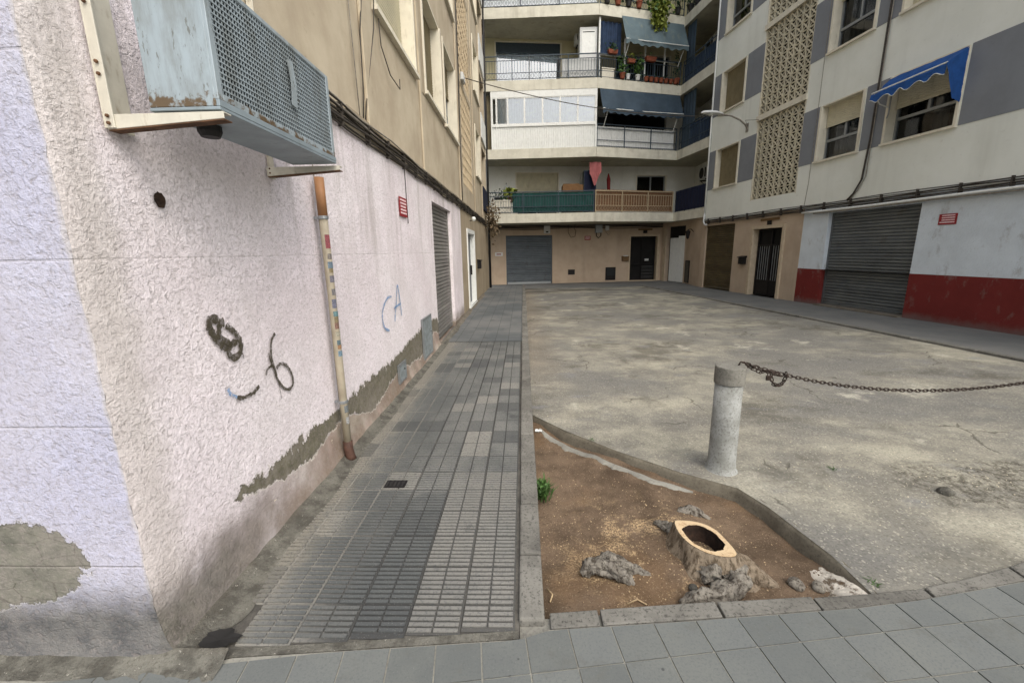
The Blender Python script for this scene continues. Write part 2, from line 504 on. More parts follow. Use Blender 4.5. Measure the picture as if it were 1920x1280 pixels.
def mat_ac(name, col):
    g = G(name)
    c = g.mix(g.mr(g.noise(3, 4), .3, .7), col, tuple(x * .88 for x in col[:3]) + (1,))
    sp = g.noise(60, 4, .7, vec=g.scale(g.pos, (1, 1, .25)))
    c = g.mix(g.mr(sp, .60, .68, 0, .8), c, C(96, 96, 88))
    ru = g.m('ADD', g.mr(g.z, 2.245, 2.36, .36, 0), g.noise(16, 6, .7))
    gm = g.noise(7, 6, .7, vec=g.scale(g.pos, (1.5, 1.5, .35)))
    c = g.mix(g.mr(gm, .44, .70, 0, .6), c, C(112, 114, 108))
    c = g.mix(g.mr(ru, .74, .86), c, C(96, 80, 60))
    return g.out(c, .45, g.bump(g.noise(9, 3), .06, .02), .15, .4)
M['ac'] = mat_ac('blue_grey_sheet_metal', C(156, 168, 174))
M['ac_under'] = simple('grey_sheet_metal', C(138, 150, 156), .5, .12, 6, metal=.2, dirt=(C(104, 106, 98), .5))
M['galv'] = simple('cream_painted_angle_iron', C(198, 194, 180), .55, .08, 14, metal=.1, dirt=(C(130, 112, 86), .6))
M['rust'] = simple('rusty_steel', C(92, 66, 46), .85, .35, 24, .3, 90)
M['ventback'] = simple('dusty_grey_fins', C(34, 37, 39), .7, .2, 20)

def mat_pipe():
    g = G('beige_painted_pipe')
    c = g.mix(g.mr(g.noise(8, 4), .3, .7), C(166, 157, 138), C(146, 137, 119))
    c = g.mix(g.mr(g.noise(30, 5, .7, vec=g.scale(g.pos, (1, 1, .2))), .60, .72, 0, .8), c, C(126, 104, 78))
    return g.out(c, .55, g.bump(g.noise(60, 3), .15, .004))
M['pipe'] = mat_pipe()
M['pipe_orange'] = simple('orange_pvc', C(146, 106, 72), .55, .12, 10, dirt=(C(120, 84, 56), .5))
M['pipe_brown'] = simple('rusty_brown_boot', C(78, 56, 47), .7, .3, 20, .3, 60)

def mat_concrete(name, c1, c2, dark, sc=3.0, sp=.5, bump=.6, dist=.006):
    g = G(name)
    c = g.mix(g.mr(g.noise(sc, 6, .65), .3, .7), c1, c2)
    c = g.mix(g.mr(g.noise(60, 5, .75), .50, .66, 0, sp), c, dark)
    c = g.mix(g.mr(g.noise(1.7, 5, .7, vec=g.scale(g.pos, (1, 1, 1), (9, 2, 4))), .52, .72, 0, .55), c, dark)
    rr = g.ramp(g.rand(), [(0, .84), (1, 1.08)])
    c = g.mix(1.0, c, rr, 'MULTIPLY')
    h = g.m('ADD', g.noise(45, 5, .7), g.m('MULTIPLY', g.noise(160, 2), .5))
    return g.out(c, .9, g.bump(h, bump, dist), 0, .2)
M['kerb'] = mat_concrete('worn_granite_kerb', C(126, 124, 117), C(104, 102, 96), C(58, 56, 53), 3.0, .8)
M['edge'] = mat_concrete('pit_edge_concrete', C(124, 118, 104), C(98, 92, 80), C(66, 60, 52), 5)
M['mortar'] = mat_concrete('pale_mortar', C(150, 148, 138), C(128, 126, 118), C(96, 94, 88), 6)
def mat_fillet():
    g = G('dusty_cement_fillet')
    c = g.mix(g.mr(g.noise(4, 6, .65), .3, .7), C(122, 120, 111), C(98, 96, 89))
    c = g.mix(g.mr(g.noise(7, 6, .72, vec=g.scale(g.pos, (1, 1, 1), (3, 1, 2))), .42, .62, 0, .85), c, C(76, 74, 68))
    c = g.mix(g.mr(g.m('ADD', g.z, g.m('MULTIPLY', g.noise(6, 5, .7), .06)), .05, .11, 0, .5), c, C(120, 110, 97))
    c = g.mix(g.mr(g.noise(70, 5, .75), .5, .66, 0, .6), c, C(74, 69, 62))
    c = g.mix(g.mr(g.noise(40, 3, .7), .66, .70), c, C(160, 156, 146))
    h = g.m('ADD', g.noise(30, 5, .7), g.m('MULTIPLY', g.noise(120, 3), .5))
    return g.out(c, .92, g.bump(h, .9, .012), 0, .15)
M['fillet'] = mat_fillet()
M['joint'] = mat_concrete('dirty_joint_sand', C(104, 101, 94), C(74, 72, 68), C(52, 50, 47), 6)
M['bollard'] = mat_concrete('pale_bollard_concrete', C(150, 152, 149), C(122, 123, 118), C(82, 80, 73), 7, .7, .6)
M['bollard_cap'] = mat_concrete('grey_bollard_cap', C(136, 134, 126), C(114, 112, 104), C(78, 75, 69), 8, .6, .7)

def mat_street_tile():
    g = G('blue_grey_paving_tile')
    c = g.mix(g.rand(), C(92, 95, 93), C(105, 108, 106))
    c = g.mix(g.mr(g.noise(2.2, 6, .65), .35, .7, 0, .6), c, C(112, 114, 109))
    c = g.mix(g.mr(g.noise(90, 4, .7), .48, .66, 0, .45), c, C(80, 84, 85))
    c = g.mix(g.mr(g.noise(6, 6, .72, vec=g.scale(g.pos, (1, 1, 1), (2, 9, 0))), .54, .70, 0, .5), c, C(92, 92, 86))
    c = g.mix(g.mr(g.noise(140, 3, .7), .62, .72, 0, .5), c, C(134, 136, 132))
    spot = g.mr(g.vor(9, 'F1'), .06, .075, 1, 0)
    spot = g.m('MULTIPLY', spot, g.mr(g.noise(2.6, 2), .56, .58))
    c = g.mix(g.m('MULTIPLY', spot, .75), c, C(58, 60, 60))
    return g.out(c, .7, g.bump(g.noise(120, 4, .7), .25, .003), 0, .3)
M['street_tile'] = mat_street_tile()

def mat_bar_tile():
    g = G('barred_cement_tile')
    big = g.noise(.9, 5, .62, vec=g.scale(g.pos, (1.3, .8, 1), (2.2, .4, 0)))
    c = g.mix(g.mr(big, .38, .62), C(92, 94, 92), C(118, 118, 114))
    c = g.mix(g.mr(g.rand(), .80, .9, 0, .5), c, C(150, 147, 138))
    # dusty light strip by the kerb at the street end, dust along the wall
    right = g.m('MULTIPLY', g.mr(g.x, -.566, -.562), g.mr(g.y, 3.005, 3.015, 1, 0))
    c = g.mix(g.m('MULTIPLY', right, g.mr(g.noise(2.5, 5, .65), .3, .6, .35, .8)), c, C(126, 124, 118))
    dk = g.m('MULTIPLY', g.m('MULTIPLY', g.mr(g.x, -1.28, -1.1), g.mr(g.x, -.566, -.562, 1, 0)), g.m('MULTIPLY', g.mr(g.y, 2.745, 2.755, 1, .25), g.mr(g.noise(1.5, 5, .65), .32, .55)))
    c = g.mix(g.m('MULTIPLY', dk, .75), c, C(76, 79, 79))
    wl = g.mr(g.m('ADD', g.x, g.m('MULTIPLY', g.noise(5, 5, .65), .35)), -1.22, -1.02, 1, 0)
    c = g.mix(g.m('MULTIPLY', wl, .7), c, C(140, 135, 123))
    tc = g.nt.nodes.new('ShaderNodeTexCoord')
    sz = g.nt.nodes.new('ShaderNodeSeparateXYZ')
    g.nt.links.new(tc.outputs['Object'], sz.inputs[0])
    gr = g.mr(sz.outputs[2], -.009, -.003, 1, 0)
    gcol = g.mix(g.mr(g.m('ADD', g.x, g.m('MULTIPLY', g.noise(2, 4), .5)), -.95, -.55), C(142, 139, 131), C(60, 59, 57))
    c = g.mix(g.mr(g.rand(), .05, .16, .55, 0), c, C(70, 72, 72))
    c = g.mix(g.m('MULTIPLY', gr, .74), c, gcol)
    c = g.mix(g.mr(g.noise(70, 4, .72), .48, .66, 0, .6), c, C(70, 73, 74))
    c = g.mix(g.mr(g.noise(120, 3, .72), .58, .70, 0, .5), c, C(142, 141, 136))
    c = g.mix(g.mr(g.noise(2.1, 6, .7, vec=g.scale(g.pos, (1, 1, 1), (5, 5, 0))), .60, .70, 0, .6), c, C(62, 64, 64))
    return g.out(c, .75, g.bump(g.noise(90, 4, .7), .3, .003), 0, .3)
M['bar_tile'] = mat_bar_tile()

def mat_far_pave():
    g = G('far_cement_paving')
    big = g.noise(.7, 5, .62)
    c = g.mix(g.mr(big, .36, .64), C(90, 94, 95), C(114, 115, 113))
    c = g.mix(g.mr(g.noise(3, 5, .7), .58, .7, 0, .5), c, C(74, 76, 76))
    n = g.nt.nodes.new('ShaderNodeTexBrick')
    n.offset = 0.0
    g.set(n.inputs['Vector'], g.scale(g.pos, (1, 1, 1), (.058, 0, 0)))
    n.inputs['Scale'].default_value = 1.0
    n.inputs['Brick Width'].default_value = .253
    n.inputs['Row Height'].default_value = .255
    n.inputs['Mortar Size'].default_value = .006
    n.inputs['Color1'].default_value = (1, 1, 1, 1)
    n.inputs['Color2'].default_value = (.86, .86, .86, 1)
    n.inputs['Mortar'].default_value = (.55, .55, .55, 1)
    c = g.mix(1.0, c, n.outputs['Color'], 'MULTIPLY')
    return g.out(c, .8, g.bump(g.m('ADD', n.outputs['Fac'], g.noise(60, 3)), .2, .004), 0, .3)
M['far_pave'] = mat_far_pave()

def mat_plain_pave():
    g = G('grey_cement_pavement')
    c = g.mix(g.mr(g.noise(.8, 6, .65), .34, .66), C(92, 94, 93), C(108, 108, 105))
    c = g.mix(g.mr(g.noise(40, 5, .7), .5, .7, 0, .4), c, C(84, 84, 82))
    return g.out(c, .85, g.bump(g.noise(80, 4, .7), .4, .005), 0, .25)
M['plain_pave'] = mat_plain_pave()

def mat_plaza():
    g = G('worn_pale_asphalt')
    warp = g.scale(g.pos, (1, 1, 1))
    a = g.noise(.42, 6, .62, vec=g.scale(g.pos, (.8, 1.25, 1)))
    b = g.noise(1.6, 6, .68, vec=g.scale(g.pos, (.9, 1.1, 1), (3, 1, 0)))
    c = g.mix(g.mr(b, .36, .66), C(122, 119, 110), C(162, 158, 142))
    c = g.mix(g.mr(a, .40, .60, 0, .85), c, C(112, 111, 107))
    # greenish-grey worn tracks, blue-grey slicks
    c = g.mix(g.mr(g.noise(.8, 6, .7, vec=g.scale(g.pos, (.8, 1.2, 1), (7, 3, 0))), .52, .70, 0, .85), c, C(92, 89, 80))
    c = g.mix(g.mr(g.noise(2.3, 5, .6, vec=g.scale(g.pos, (.7, 1.3, 1), (1, 8, 0))), .58, .72, 0, .6), c, C(124, 125, 127))
    c = g.mix(g.mr(g.noise(1.1, 6, .7, vec=g.scale(g.pos, (1, 1, 1), (2, 4, 0))), .58, .70, 0, .7), c, C(192, 188, 172))
    # brown earth-stained strip by the left kerb
    st = g.m('MULTIPLY', g.mr(g.m('ADD', g.x, g.m('MULTIPLY', g.noise(1.5, 5, .7), .9)), .55, 1.25, 1, 0), g.mr(g.y, 4.6, 6.5))
    c = g.mix(g.m('MULTIPLY', st, .55), c, C(118, 108, 94))
    # grit: dark stones and pale binder
    fine = g.vor(95, 'F1', out='Color')
    fs = g.nt.nodes.new('ShaderNodeSeparateColor')
    g.set(fs.inputs[0], fine)
    near = g.mr(g.y, 4, 14, 1, .35)
    c = g.mix(g.m('MULTIPLY', g.mr(fs.outputs[0], .50, .95, 0, .36), near), c, C(84, 82, 76))
    c = g.mix(g.m('MULTIPLY', g.mr(fs.outputs[1], .85, 1.0, 0, .28), near), c, C(214, 208, 190))
    # broken, ravelled area on the right
    bx = g.m('DIVIDE', g.m('SUBTRACT', g.x, 3.65), .95)
    by = g.m('DIVIDE', g.m('SUBTRACT', g.y, 2.85), .34)
    br = g.m('ADD', g.m('SQRT', g.m('ADD', g.m('MULTIPLY', bx, bx), g.m('MULTIPLY', by, by))), g.m('MULTIPLY', g.m('SUBTRACT', g.noise(2.2, 5, .7), .5), 1.6))
    brk = g.mr(br, .7, 1.15, 1, 0)
    c = g.mix(g.m('MULTIPLY', brk, g.mr(g.noise(24, 5, .75), .42, .62, 0, .85)), c, C(70, 65, 56))
    pud = g.m('ADD', g.m('MULTIPLY', g.mr(g.y, 16.0, 17.5), .22), g.noise(.9, 4, .6, vec=g.scale(g.pos, (.35, 1.6, 1))))
    c = g.mix(g.mr(pud, .70, .80, 0, .85), c, C(66, 62, 54))
    oil = g.mr(g.noise(.55, 6, .72, vec=g.scale(g.pos, (1, 1, 1), (11, 5, 0))), .56, .66)
    c = g.mix(g.m('MULTIPLY', oil, .6), c, C(84, 80, 71))
    # cracks
    cw = g.nt.nodes.new('ShaderNodeVectorMath'); cw.operation = 'ADD'
    nn = g.nt.nodes.new('ShaderNodeTexNoise'); nn.inputs['Scale'].default_value = 2.5; nn.inputs['Detail'].default_value = 6
    g.set(nn.inputs['Vector'], g.pos)
    sc_ = g.nt.nodes.new('ShaderNodeVectorMath'); sc_.operation = 'SCALE'; sc_.inputs['Scale'].default_value = .55
    g.nt.links.new(nn.outputs['Color'], sc_.inputs[0])
    g.nt.links.new(g.pos, cw.inputs[0]); g.nt.links.new(sc_.outputs[0], cw.inputs[1])
    ck = g.vor(.9, 'DISTANCE_TO_EDGE', vec=cw.outputs[0])
    ckm = g.m('MULTIPLY', g.mr(ck, .004, .012, 1, 0), g.mr(g.noise(.9, 3), .53, .58))
    c = g.mix(g.m('MULTIPLY', ckm, .6), c, C(72, 68, 60))
    h = g.m('ADD', g.m('MULTIPLY', g.noise(60, 5, .75), 1.0), g.m('MULTIPLY', fs.outputs[2], .35))
    h = g.m('SUBTRACT', g.m('ADD', h, g.m('MULTIPLY', brk, g.m('MULTIPLY', g.noise(18, 5, .8), 2.2))), ckm)
    return g.out(c, .92, g.bump(h, .75, .008), 0, .2)
M['plaza'] = mat_plaza()

def mat_soil():
    g = G('dry_brown_soil')
    c = g.mix(g.mr(g.noise(3.0, 6, .68), .34, .66), C(84, 71, 58), C(116, 99, 82))
    c = g.mix(g.mr(g.noise(1.6, 5, .6, vec=g.scale(g.pos, (1, 1, 1), (4, 2, 0))), .50, .66, 0, .4), c, C(116, 92, 66))
    # sawdust scattered round the stump
    dx = g.m('SUBTRACT', g.x, .72); dy = g.m('SUBTRACT', g.y, 2.25)
    rr = g.m('SQRT', g.m('ADD', g.m('MULTIPLY', dx, dx), g.m('MULTIPLY', dy, dy)))
    sd = g.m('MULTIPLY', g.mr(rr, .15, .75, 1, 0), g.mr(g.noise(5, 5, .7), .46, .62))
    c = g.mix(g.m('MULTIPLY', sd, g.mr(g.noise(90, 3, .7), .42, .6)), c, C(192, 166, 128))
    c = g.mix(g.mr(g.noise(130, 3, .7), .60, .68, 0, .7), c, C(176, 160, 136))
    c = g.mix(g.mr(g.noise(60, 4, .7), .56, .7, 0, .6), c, C(62, 48, 38))
    h = g.m('ADD', g.noise(40, 5, .75), g.m('MULTIPLY', g.noise(140, 3, .7), .5))
    return g.out(c, .95, g.bump(h, .9, .012), 0, .1)
M['soil'] = mat_soil()

def mat_bark(name, c1, c2, dk):
    g = G(name)
    n = g.noise(7, 6, .7, vec=g.scale(g.pos, (2, 2, .7)))
    c = g.mix(g.mr(n, .3, .68), c1, c2)
    cr = g.noise(26, 6, .75, vec=g.scale(g.pos, (1.6, 1.6, .5)))
    c = g.mix(g.mr(cr, .46, .62, 0, .9), c, dk)
    return g.out(c, .95, g.bump(g.m('ADD', g.m('ADD', n, cr), g.m('MULTIPLY', g.noise(60, 5, .75), .8)), 1.0, .022), 0, .1)
M['bark'] = mat_bark('grey_brown_bark', C(166, 152, 132), C(134, 120, 102), C(88, 76, 62))
M['root'] = mat_bark('grey_dead_root', C(168, 162, 150), C(132, 126, 116), C(72, 65, 57))
def mat_cut():
    g = G('fresh_cut_wood')
    dx = g.m('SUBTRACT', g.x, 1.03); dy = g.m('SUBTRACT', g.y, 2.15)
    rr = g.m('SQRT', g.m('ADD', g.m('MULTIPLY', dx, dx), g.m('MULTIPLY', dy, dy)))
    ring = g.m('SINE', g.m('ADD', g.m('MULTIPLY', rr, 420), g.m('MULTIPLY', g.noise(12, 3), 10)))
    c = g.mix(g.mr(ring, -1, 1, 0, .16), C(196, 174, 140), C(168, 140, 106))
    c = g.mix(g.mr(g.noise(16, 4, .6), .55, .7, 0, .7), c, C(184, 154, 114))
    ang = g.m('ARCTAN2', dy, dx)
    ck = g.noise(1.0, 4, .7, vec=g.vec(g.m('MULTIPLY', ang, 9.0), g.m('MULTIPLY', rr, 6.0), 0.0))
    c = g.mix(g.mr(ck, .60, .66, 0, .65), c, C(96, 68, 44))
    c = g.mix(g.mr(g.noise(30, 5, .7), .50, .66, 0, .55), c, C(150, 116, 80))
    return g.out(c, .85, g.bump(g.m('ADD', g.noise(120, 3), ck), .6, .004))
M['cut'] = mat_cut()
M['hollow'] = simple('rotten_hollow_wood', C(42, 30, 22), .95, .5, 20, .8, 40)
M['leaf'] = simple('green_leaves', C(62, 92, 40), .6, .35, 14)
M['leaf_dark'] = simple('dark_green_leaves', C(38, 62, 34), .6, .35, 14)
M['leaf_yel'] = simple('yellow_green_leaves', C(118, 128, 52), .6, .3, 14)
M['grass'] = simple('fresh_weed_green', C(62, 88, 42), .6, .3, 40)
M['dry'] = simple('dry_vine', C(104, 90, 70), .9, .3, 14)
M['pebble'] = simple('pale_grit', C(188, 178, 156), .9, .3, 30)
M['chip'] = simple('wood_chips', C(178, 156, 122), .9, .2, 30)
M['chain'] = simple('rusted_chain', C(60, 50, 44), .6, .4, 40, metal=.5)
def mat_lime():
    g = G('lime_splashed_rubble')
    c = g.mix(g.mr(g.noise(9, 6, .7), .36, .62), C(96, 82, 66), C(142, 134, 120))
    c = g.mix(g.m('MULTIPLY', g.mr(g.noise(15, 6, .72, vec=g.scale(g.pos, (1, 1, 1), (2, 2, 0))), .42, .54), g.mr(g.x, 1.48, 1.66)), c, C(214, 208, 196))
    return g.out(c, .95, g.bump(g.noise(38, 6, .78), 1.0, .02), 0, .1)
M['limewash'] = mat_lime()
M['lampwhite'] = simple('white_lamp_shell', C(206, 208, 206), .45, .06, 8)
M['lampglass'] = simple('frosted_lamp_lens', C(214, 216, 210), .25, .05, 8)
M['block'] = simple('cream_breeze_block', C(206, 198, 174), .9, .08, 5, .3, 90, dirt=(C(158, 148, 124), .5), rnd=.25)
M['block_tan'] = simple('tan_breeze_block', C(192, 176, 148), .9, .1, 5, .3, 90, dirt=(C(132, 116, 92), .6))

# ================================================================== SETTING: ground
WL, YF = -1.57, 1.45
def sm(t):
    t = max(0.0, min(1.0, t))
    return t * t * (3 - 2 * t)
def gz(y):
    return 0.1 * sm((y - 6.0) / 8.0)
def pz(x, y):
    return -0.022 + 0.09 * max(sm((y - 6.0) / 8.0), .9 * sm((x - 3.6) / 2.6)) + 0.010 * noise.noise((x * .9, y * .9, 3)) * sm((y - 2.2) / 1.5)
def pl_interp(tab, x):
    if x <= tab[0][0]: return tab[0][1]
    for (a, b), (c, d) in zip(tab, tab[1:]):
        if x <= c: return b + (d - b) * (x - a) / (c - a)
    return tab[-1][1]

obj('ground', MB().add([(-120, -120, -.26), (120, -120, -.26), (120, 160, -.26), (-120, 160, -.26)], [(0, 1, 2, 3)]), M['plain_pave'], kind='structure')

PIT = [(.085, 1.69), (.085, 4.23), (.39, 3.83), (.81, 3.38), (1.21, 3.02), (1.55, 2.79), (1.64, 2.56), (1.69, 2.31), (1.735, 2.10), (1.74, 1.83)]
def in_poly(p, poly):
    x, y = p
    r = False
    for i in range(len(poly)):
        (x1, y1), (x2, y2) = poly[i], poly[i - 1]
        if (y1 > y) != (y2 > y) and x < (x2 - x1) * (y - y1) / (y2 - y1) + x1:
            r = not r
    return r
KIN = [(.06, 1.685), (.55, 1.729), (.82, 1.753), (1.356, 1.792), (1.72, 1.824), (1.98, 1.853), (2.24, 1.907), (2.72, 2.042), (3.4, 2.26), (4.5, 2.66), (6, 3.3), (9.4, 4.8)]
KOUT = [(-4, 1.25), (-2.2, 1.33), (-1.6, 1.395), (-1.29, 1.45), (-.04, 1.55), (.1, 1.60), (.78, 1.655), (1.57, 1.73), (1.92, 1.78), (2.57, 1.905), (3.3, 2.13), (4.5, 2.55), (6, 3.15), (9.4, 4.65)]
def build_plaza():
    from mathutils.geometry import delaunay_2d_cdt
    bnd = [(.079, 21.2)] + [(.079, 4.23)] + PIT[2:] + [(x, y - .004) for x, y in KIN[4:]] + [(9.4, 21.2)]
    # edge cycle
    pts = [Vector(p) for p in bnd]
    edges = [(i, (i + 1) % len(bnd)) for i in range(len(bnd))]
    y = 1.9
    k = 0
    while y < 21:
        st = .18 if y < 5 else .45
        x = .2 + (k % 2) * st / 2
        while x < 9.3:
            if in_poly((x, y), bnd): pts.append(Vector((x + random.uniform(-.03, .03), y + random.uniform(-.03, .03))))
            x += st
        y += st
        k += 1
    vs, es, fs, *_ = delaunay_2d_cdt(pts, edges, [], 0, 1e-5)
    keep = [f for f in fs if in_poly((sum(vs[i].x for i in f) / 3, sum(vs[i].y for i in f) / 3), bnd)]
    mb = MB()
    mb.add([(v.x, v.y, pz(v.x, v.y)) for v in vs], [tuple(f) for f in keep])
    return obj('plaza_asphalt', mb, M['plaza'], kind='structure', smooth=True)
build_plaza()

# soil in the tree pit, with its broken concrete edge
def soil_z(x, y):
    d = math.hypot(x - 1.03, y - 2.15)
    return -.115 + .05 * noise.noise((x * 1.6, y * 1.6, 1)) + .018 * noise.noise((x * 6, y * 6, 2)) + .035 * math.exp(-(d / .3) ** 2)
mb = MB()
mb.grid(lambda u, v: (u, v, soil_z(u, v)), lin(.02, 1.82, 73), lin(1.64, 4.3, 101))
soil = obj('tree_pit_soil', mb, M['soil'], kind='structure', smooth=True)
mb = MB()
ed = PIT[1:]
for k, (z0, off) in enumerate(((-.02, 0.0),)):
    rows = []
    fine = []
    for (a, b) in zip(ed, ed[1:]):
        n = max(2, int(math.dist(a, b) / .06))
        fine += [(a[0] + (b[0] - a[0]) * i / n, a[1] + (b[1] - a[1]) * i / n) for i in range(n)]
    fine.append(ed[-1])
    prof = [(.03, -.0005), (0.0, -.004), (-.012, -.03), (-.022, -.07), (-.03, -.12), (-.05, -.2)]
    vs, fs = [], []
    for i, p in enumerate(fine):
        a, b = fine[max(0, i - 1)], fine[min(len(fine) - 1, i + 1)]
        d = Vector((b[0] - a[0], b[1] - a[1])).normalized()
        nr = Vector((-d.y, d.x))     # away from the pit
        if i == 0: nr = Vector((.75, .66))
        for j, (o_, z_) in enumerate(prof):
            q = o_ + (.012 * noise.noise((p[0] * 9, p[1] * 9, j * 2.0)) if j > 0 else 0)
            vs.append((p[0] + nr.x * q, p[1] + nr.y * q, (pz(*p) + .006 if j == 0 else pz(*p)) + z_ - (.006 if j == 0 else 0) + .004 * noise.noise((p[0] * 14, p[1] * 14, 5))))
    m_ = len(prof)
    for i in range(len(fine) - 1):
        for j in range(m_ - 1):
            fs.append((i * m_ + j, i * m_ + j + 1, (i + 1) * m_ + j + 1, (i + 1) * m_ + j))
    mb.add(vs, fs)
obj('pit_concrete_edge', mb, M['edge'], soil, smooth=True)
# lime mortar smears at the foot of the pit edge
mb = MB()
def smear(u, v):
    k = pl_interp([(0, .13), (.45, .60), (.8, .98), (1, 1.25)], u), pl_interp([(0, 3.99), (.45, 3.40), (.8, 3.00), (1, 2.865)], u)
    w = (.055 + .035 * noise.noise((u * 14, 0, 2)) + .02 * noise.noise((u * 45, 0, 2))) * min(1, 14 * (1 - u), 14 * u + .1)
    x, y = k[0] - .68 * w * v + .02, k[1] - .73 * w * v + .02
    return (x, y, soil_z(x, y) + .012 * (1 - v) + .004 - .016 * max(0, v - .8) * 5)
mb.grid(smear, lin(0, 1, 140), lin(0, 1, 6))
obj('mortar_smear', mb, M['mortar'], soil, smooth=True)
# lime-splashed rubble wedge in the corner
mb = MB()
def wedge(u, v):
    x = 1.38 + .40 * u
    y0_ = pl_interp(KIN, x) - .02
    y1_ = min(2.12, 1.80 + .34 * sm(u * 1.6)) - .16 * sm((u - .75) / .25)
    y = y0_ + (y1_ - y0_) * v
    return (x, y, -.135 + .105 * sm(u * 1.05) * (1 - .75 * v ** 2) + .010 * noise.noise((x * 16, y * 16, 4)) + .012 * noise.noise((x * 45, y * 45, 4)))
mb.grid(wedge, lin(0, 1, 28), lin(0, 1, 22))
obj('rubble', mb, M['limewash'], soil, smooth=True)
# grit, wood chips: uncountable
def scatter(name, n, fn, smin, smax, mat, label, cat, seed):
    rnd = random.Random(seed)
    mb = MB()
    for _ in range(n):
        p = fn(rnd)
        if p is None: continue
        s = rnd.uniform(smin, smax)
        a = rnd.uniform(0, 6.28)
        ca, sa = math.cos(a) * s, math.sin(a) * s
        h = s * rnd.uniform(.3, .8)
        e = rnd.uniform(.35, .9)
        x, y, z = p
        mb.add([(x + ca, y + sa, z), (x - sa * e, y + ca * e, z), (x - ca, y - sa, z), (x + sa * e, y - ca * e, z), (x, y, z + h)],
               [(0, 1, 4), (1, 2, 4), (2, 3, 4), (3, 0, 4)])
    return obj(name, mb, mat, label=label, cat=cat, kind='stuff')
def f_soil(r):
    x, y = (r.gauss(.75, .38), r.gauss(2.25, .35)) if r.random() < .6 else (r.uniform(.1, 1.7), r.uniform(1.72, 4.1))
    return (x, y, soil_z(x, y)) if in_poly((x, y), PIT) else None
scatter('wood_chips', 1100, f_soil, .002, .007, M['chip'], 'pale sawdust and wood chips strewn over the brown soil', 'wood chips', 3)
def f_grit(r):
    x, y = (r.gauss(3.2, .8), r.gauss(2.9, .4)) if r.random() < .7 else (r.uniform(.2, 7), r.uniform(2, 9))
    if y < pl_interp(KIN, x) + .03 or in_poly((x, y), PIT) or x < .12 or x > 6.6: return None
    return (x, y, pz(x, y) - .002)
scatter('loose_grit', 800, f_grit, .003, .011, M['pebble'], 'loose pale grit lying on the broken asphalt', 'grit', 4)

# ------------------------------------------------------------------ left kerb stones
kerb = obj('left_kerb', MB().box(-.036, .074, 1.57, 20.6, -.22, -.03), M['mortar'], kind='structure')
ys = [1.575, 1.63, 2.07, 2.56, 3.14, 3.67, 4.24]
while ys[-1] < 20.2: ys.append(ys[-1] + random.uniform(.48, .62))
for a, b in zip(ys, ys[1:]):
    zt = gz((a + b) / 2) + .014 + random.uniform(-.003, .003)
    if b - a < .1: continue
    j = random.uniform(-.003, .003)
    obj('kerb_stone', MB().box(-.042 + j, .080 + j, a + .006, b - .006, -.2, zt), M['kerb'], kerb, bev=.012, seg=2)
# front kerb of the pit and plaza
fk = MB()
fk.prism([(x, y + .01) for x, y in KOUT[4:]] + [(x, y - .01) for x, y in reversed(KIN)], -.22, -.028)
fkerb = obj('front_kerb', fk, M['mortar'], kind='structure')
xs = [.10, .345, .93, 1.42, 2.02, 2.6, 3.2, 3.8, 4.4, 5.0, 5.6]
for a, b in zip(xs, xs[1:]):
    a2, b2 = a + .007, b - .007
    mid = (a + b) / 2
    q = [(a2, pl_interp(KOUT, a2) + .004), (mid, pl_interp(KOUT, mid) + .004), (b2, pl_interp(KOUT, b2) + .004),
         (b2, pl_interp(KIN, b2)), (mid, pl_interp(KIN, mid)), (a2, pl_interp(KIN, a2))]
    obj('kerb_stone', MB().prism(q, -.2, (-.003 if b < 1.5 else -.012) + random.uniform(-.002, .002)), M['kerb'], fkerb, bev=.005, seg=2)

# ------------------------------------------------------------------ street pavement tiles (rows skew to the left wall)
PH = R(7.4)
base = MB()
base.prism([(-9, -5), (14, -5), (14, 5.2), (9.4, 4.62)] + [(x, y - .003) for x, y in reversed(KOUT[3:-1])] + [(-1.6, 1.36), (-9, 1.36)], -.2, -.0055)
spave = obj('street_pavement', base, M['mortar'], kind='structure')
def uv(u, v): return (u * math.cos(PH) - v * math.sin(PH), u * math.sin(PH) + v * math.cos(PH))
sq = MB().box(.0035, .1965, .0035, .1985, -.05, 0).mesh('paving_tile')
sq.materials.append(M['street_tile'])
rows_v = [1.376 - .202 * k for k in range(0, 5)]
for v0 in rows_v[1:]:
    for k in range(-10, 22):
        u0 = .19 + .2 * k + random.uniform(-.001, .001)
        x, y = uv(u0, v0)
        if x < -2.6 and v0 > 1.1: continue
        o = obj('paving_tile', sq, None, spave, loc=(x, y, random.uniform(-.0015, .0012)), rz=PH)
for r_ in range(0, 3):
    v0 = 1.376 + .202 * r_
    for k in range(-10, 22):
        u0 = .19 + .2 * k + .0035
        u1 = u0 + .193
        tops = []
        for u in (u1, (u0 + u1) / 2, u0):
            v = v0
            for _ in range(6):
                x, y = uv(u, v)
                v += (pl_interp(KOUT, x) - .010 - y)
            tops.append(min(v, v0 + .1985))
        if min(tops) < v0 + .03: continue
        q = [uv(u0, v0 + .0035), uv(u1, v0 + .0035), uv(u1, tops[0]), uv((u0 + u1) / 2, tops[1]), uv(u0, tops[2])]
        obj('paving_tile', MB().prism(q, -.05, random.uniform(-.0015, .001)), M['street_tile'], spave)

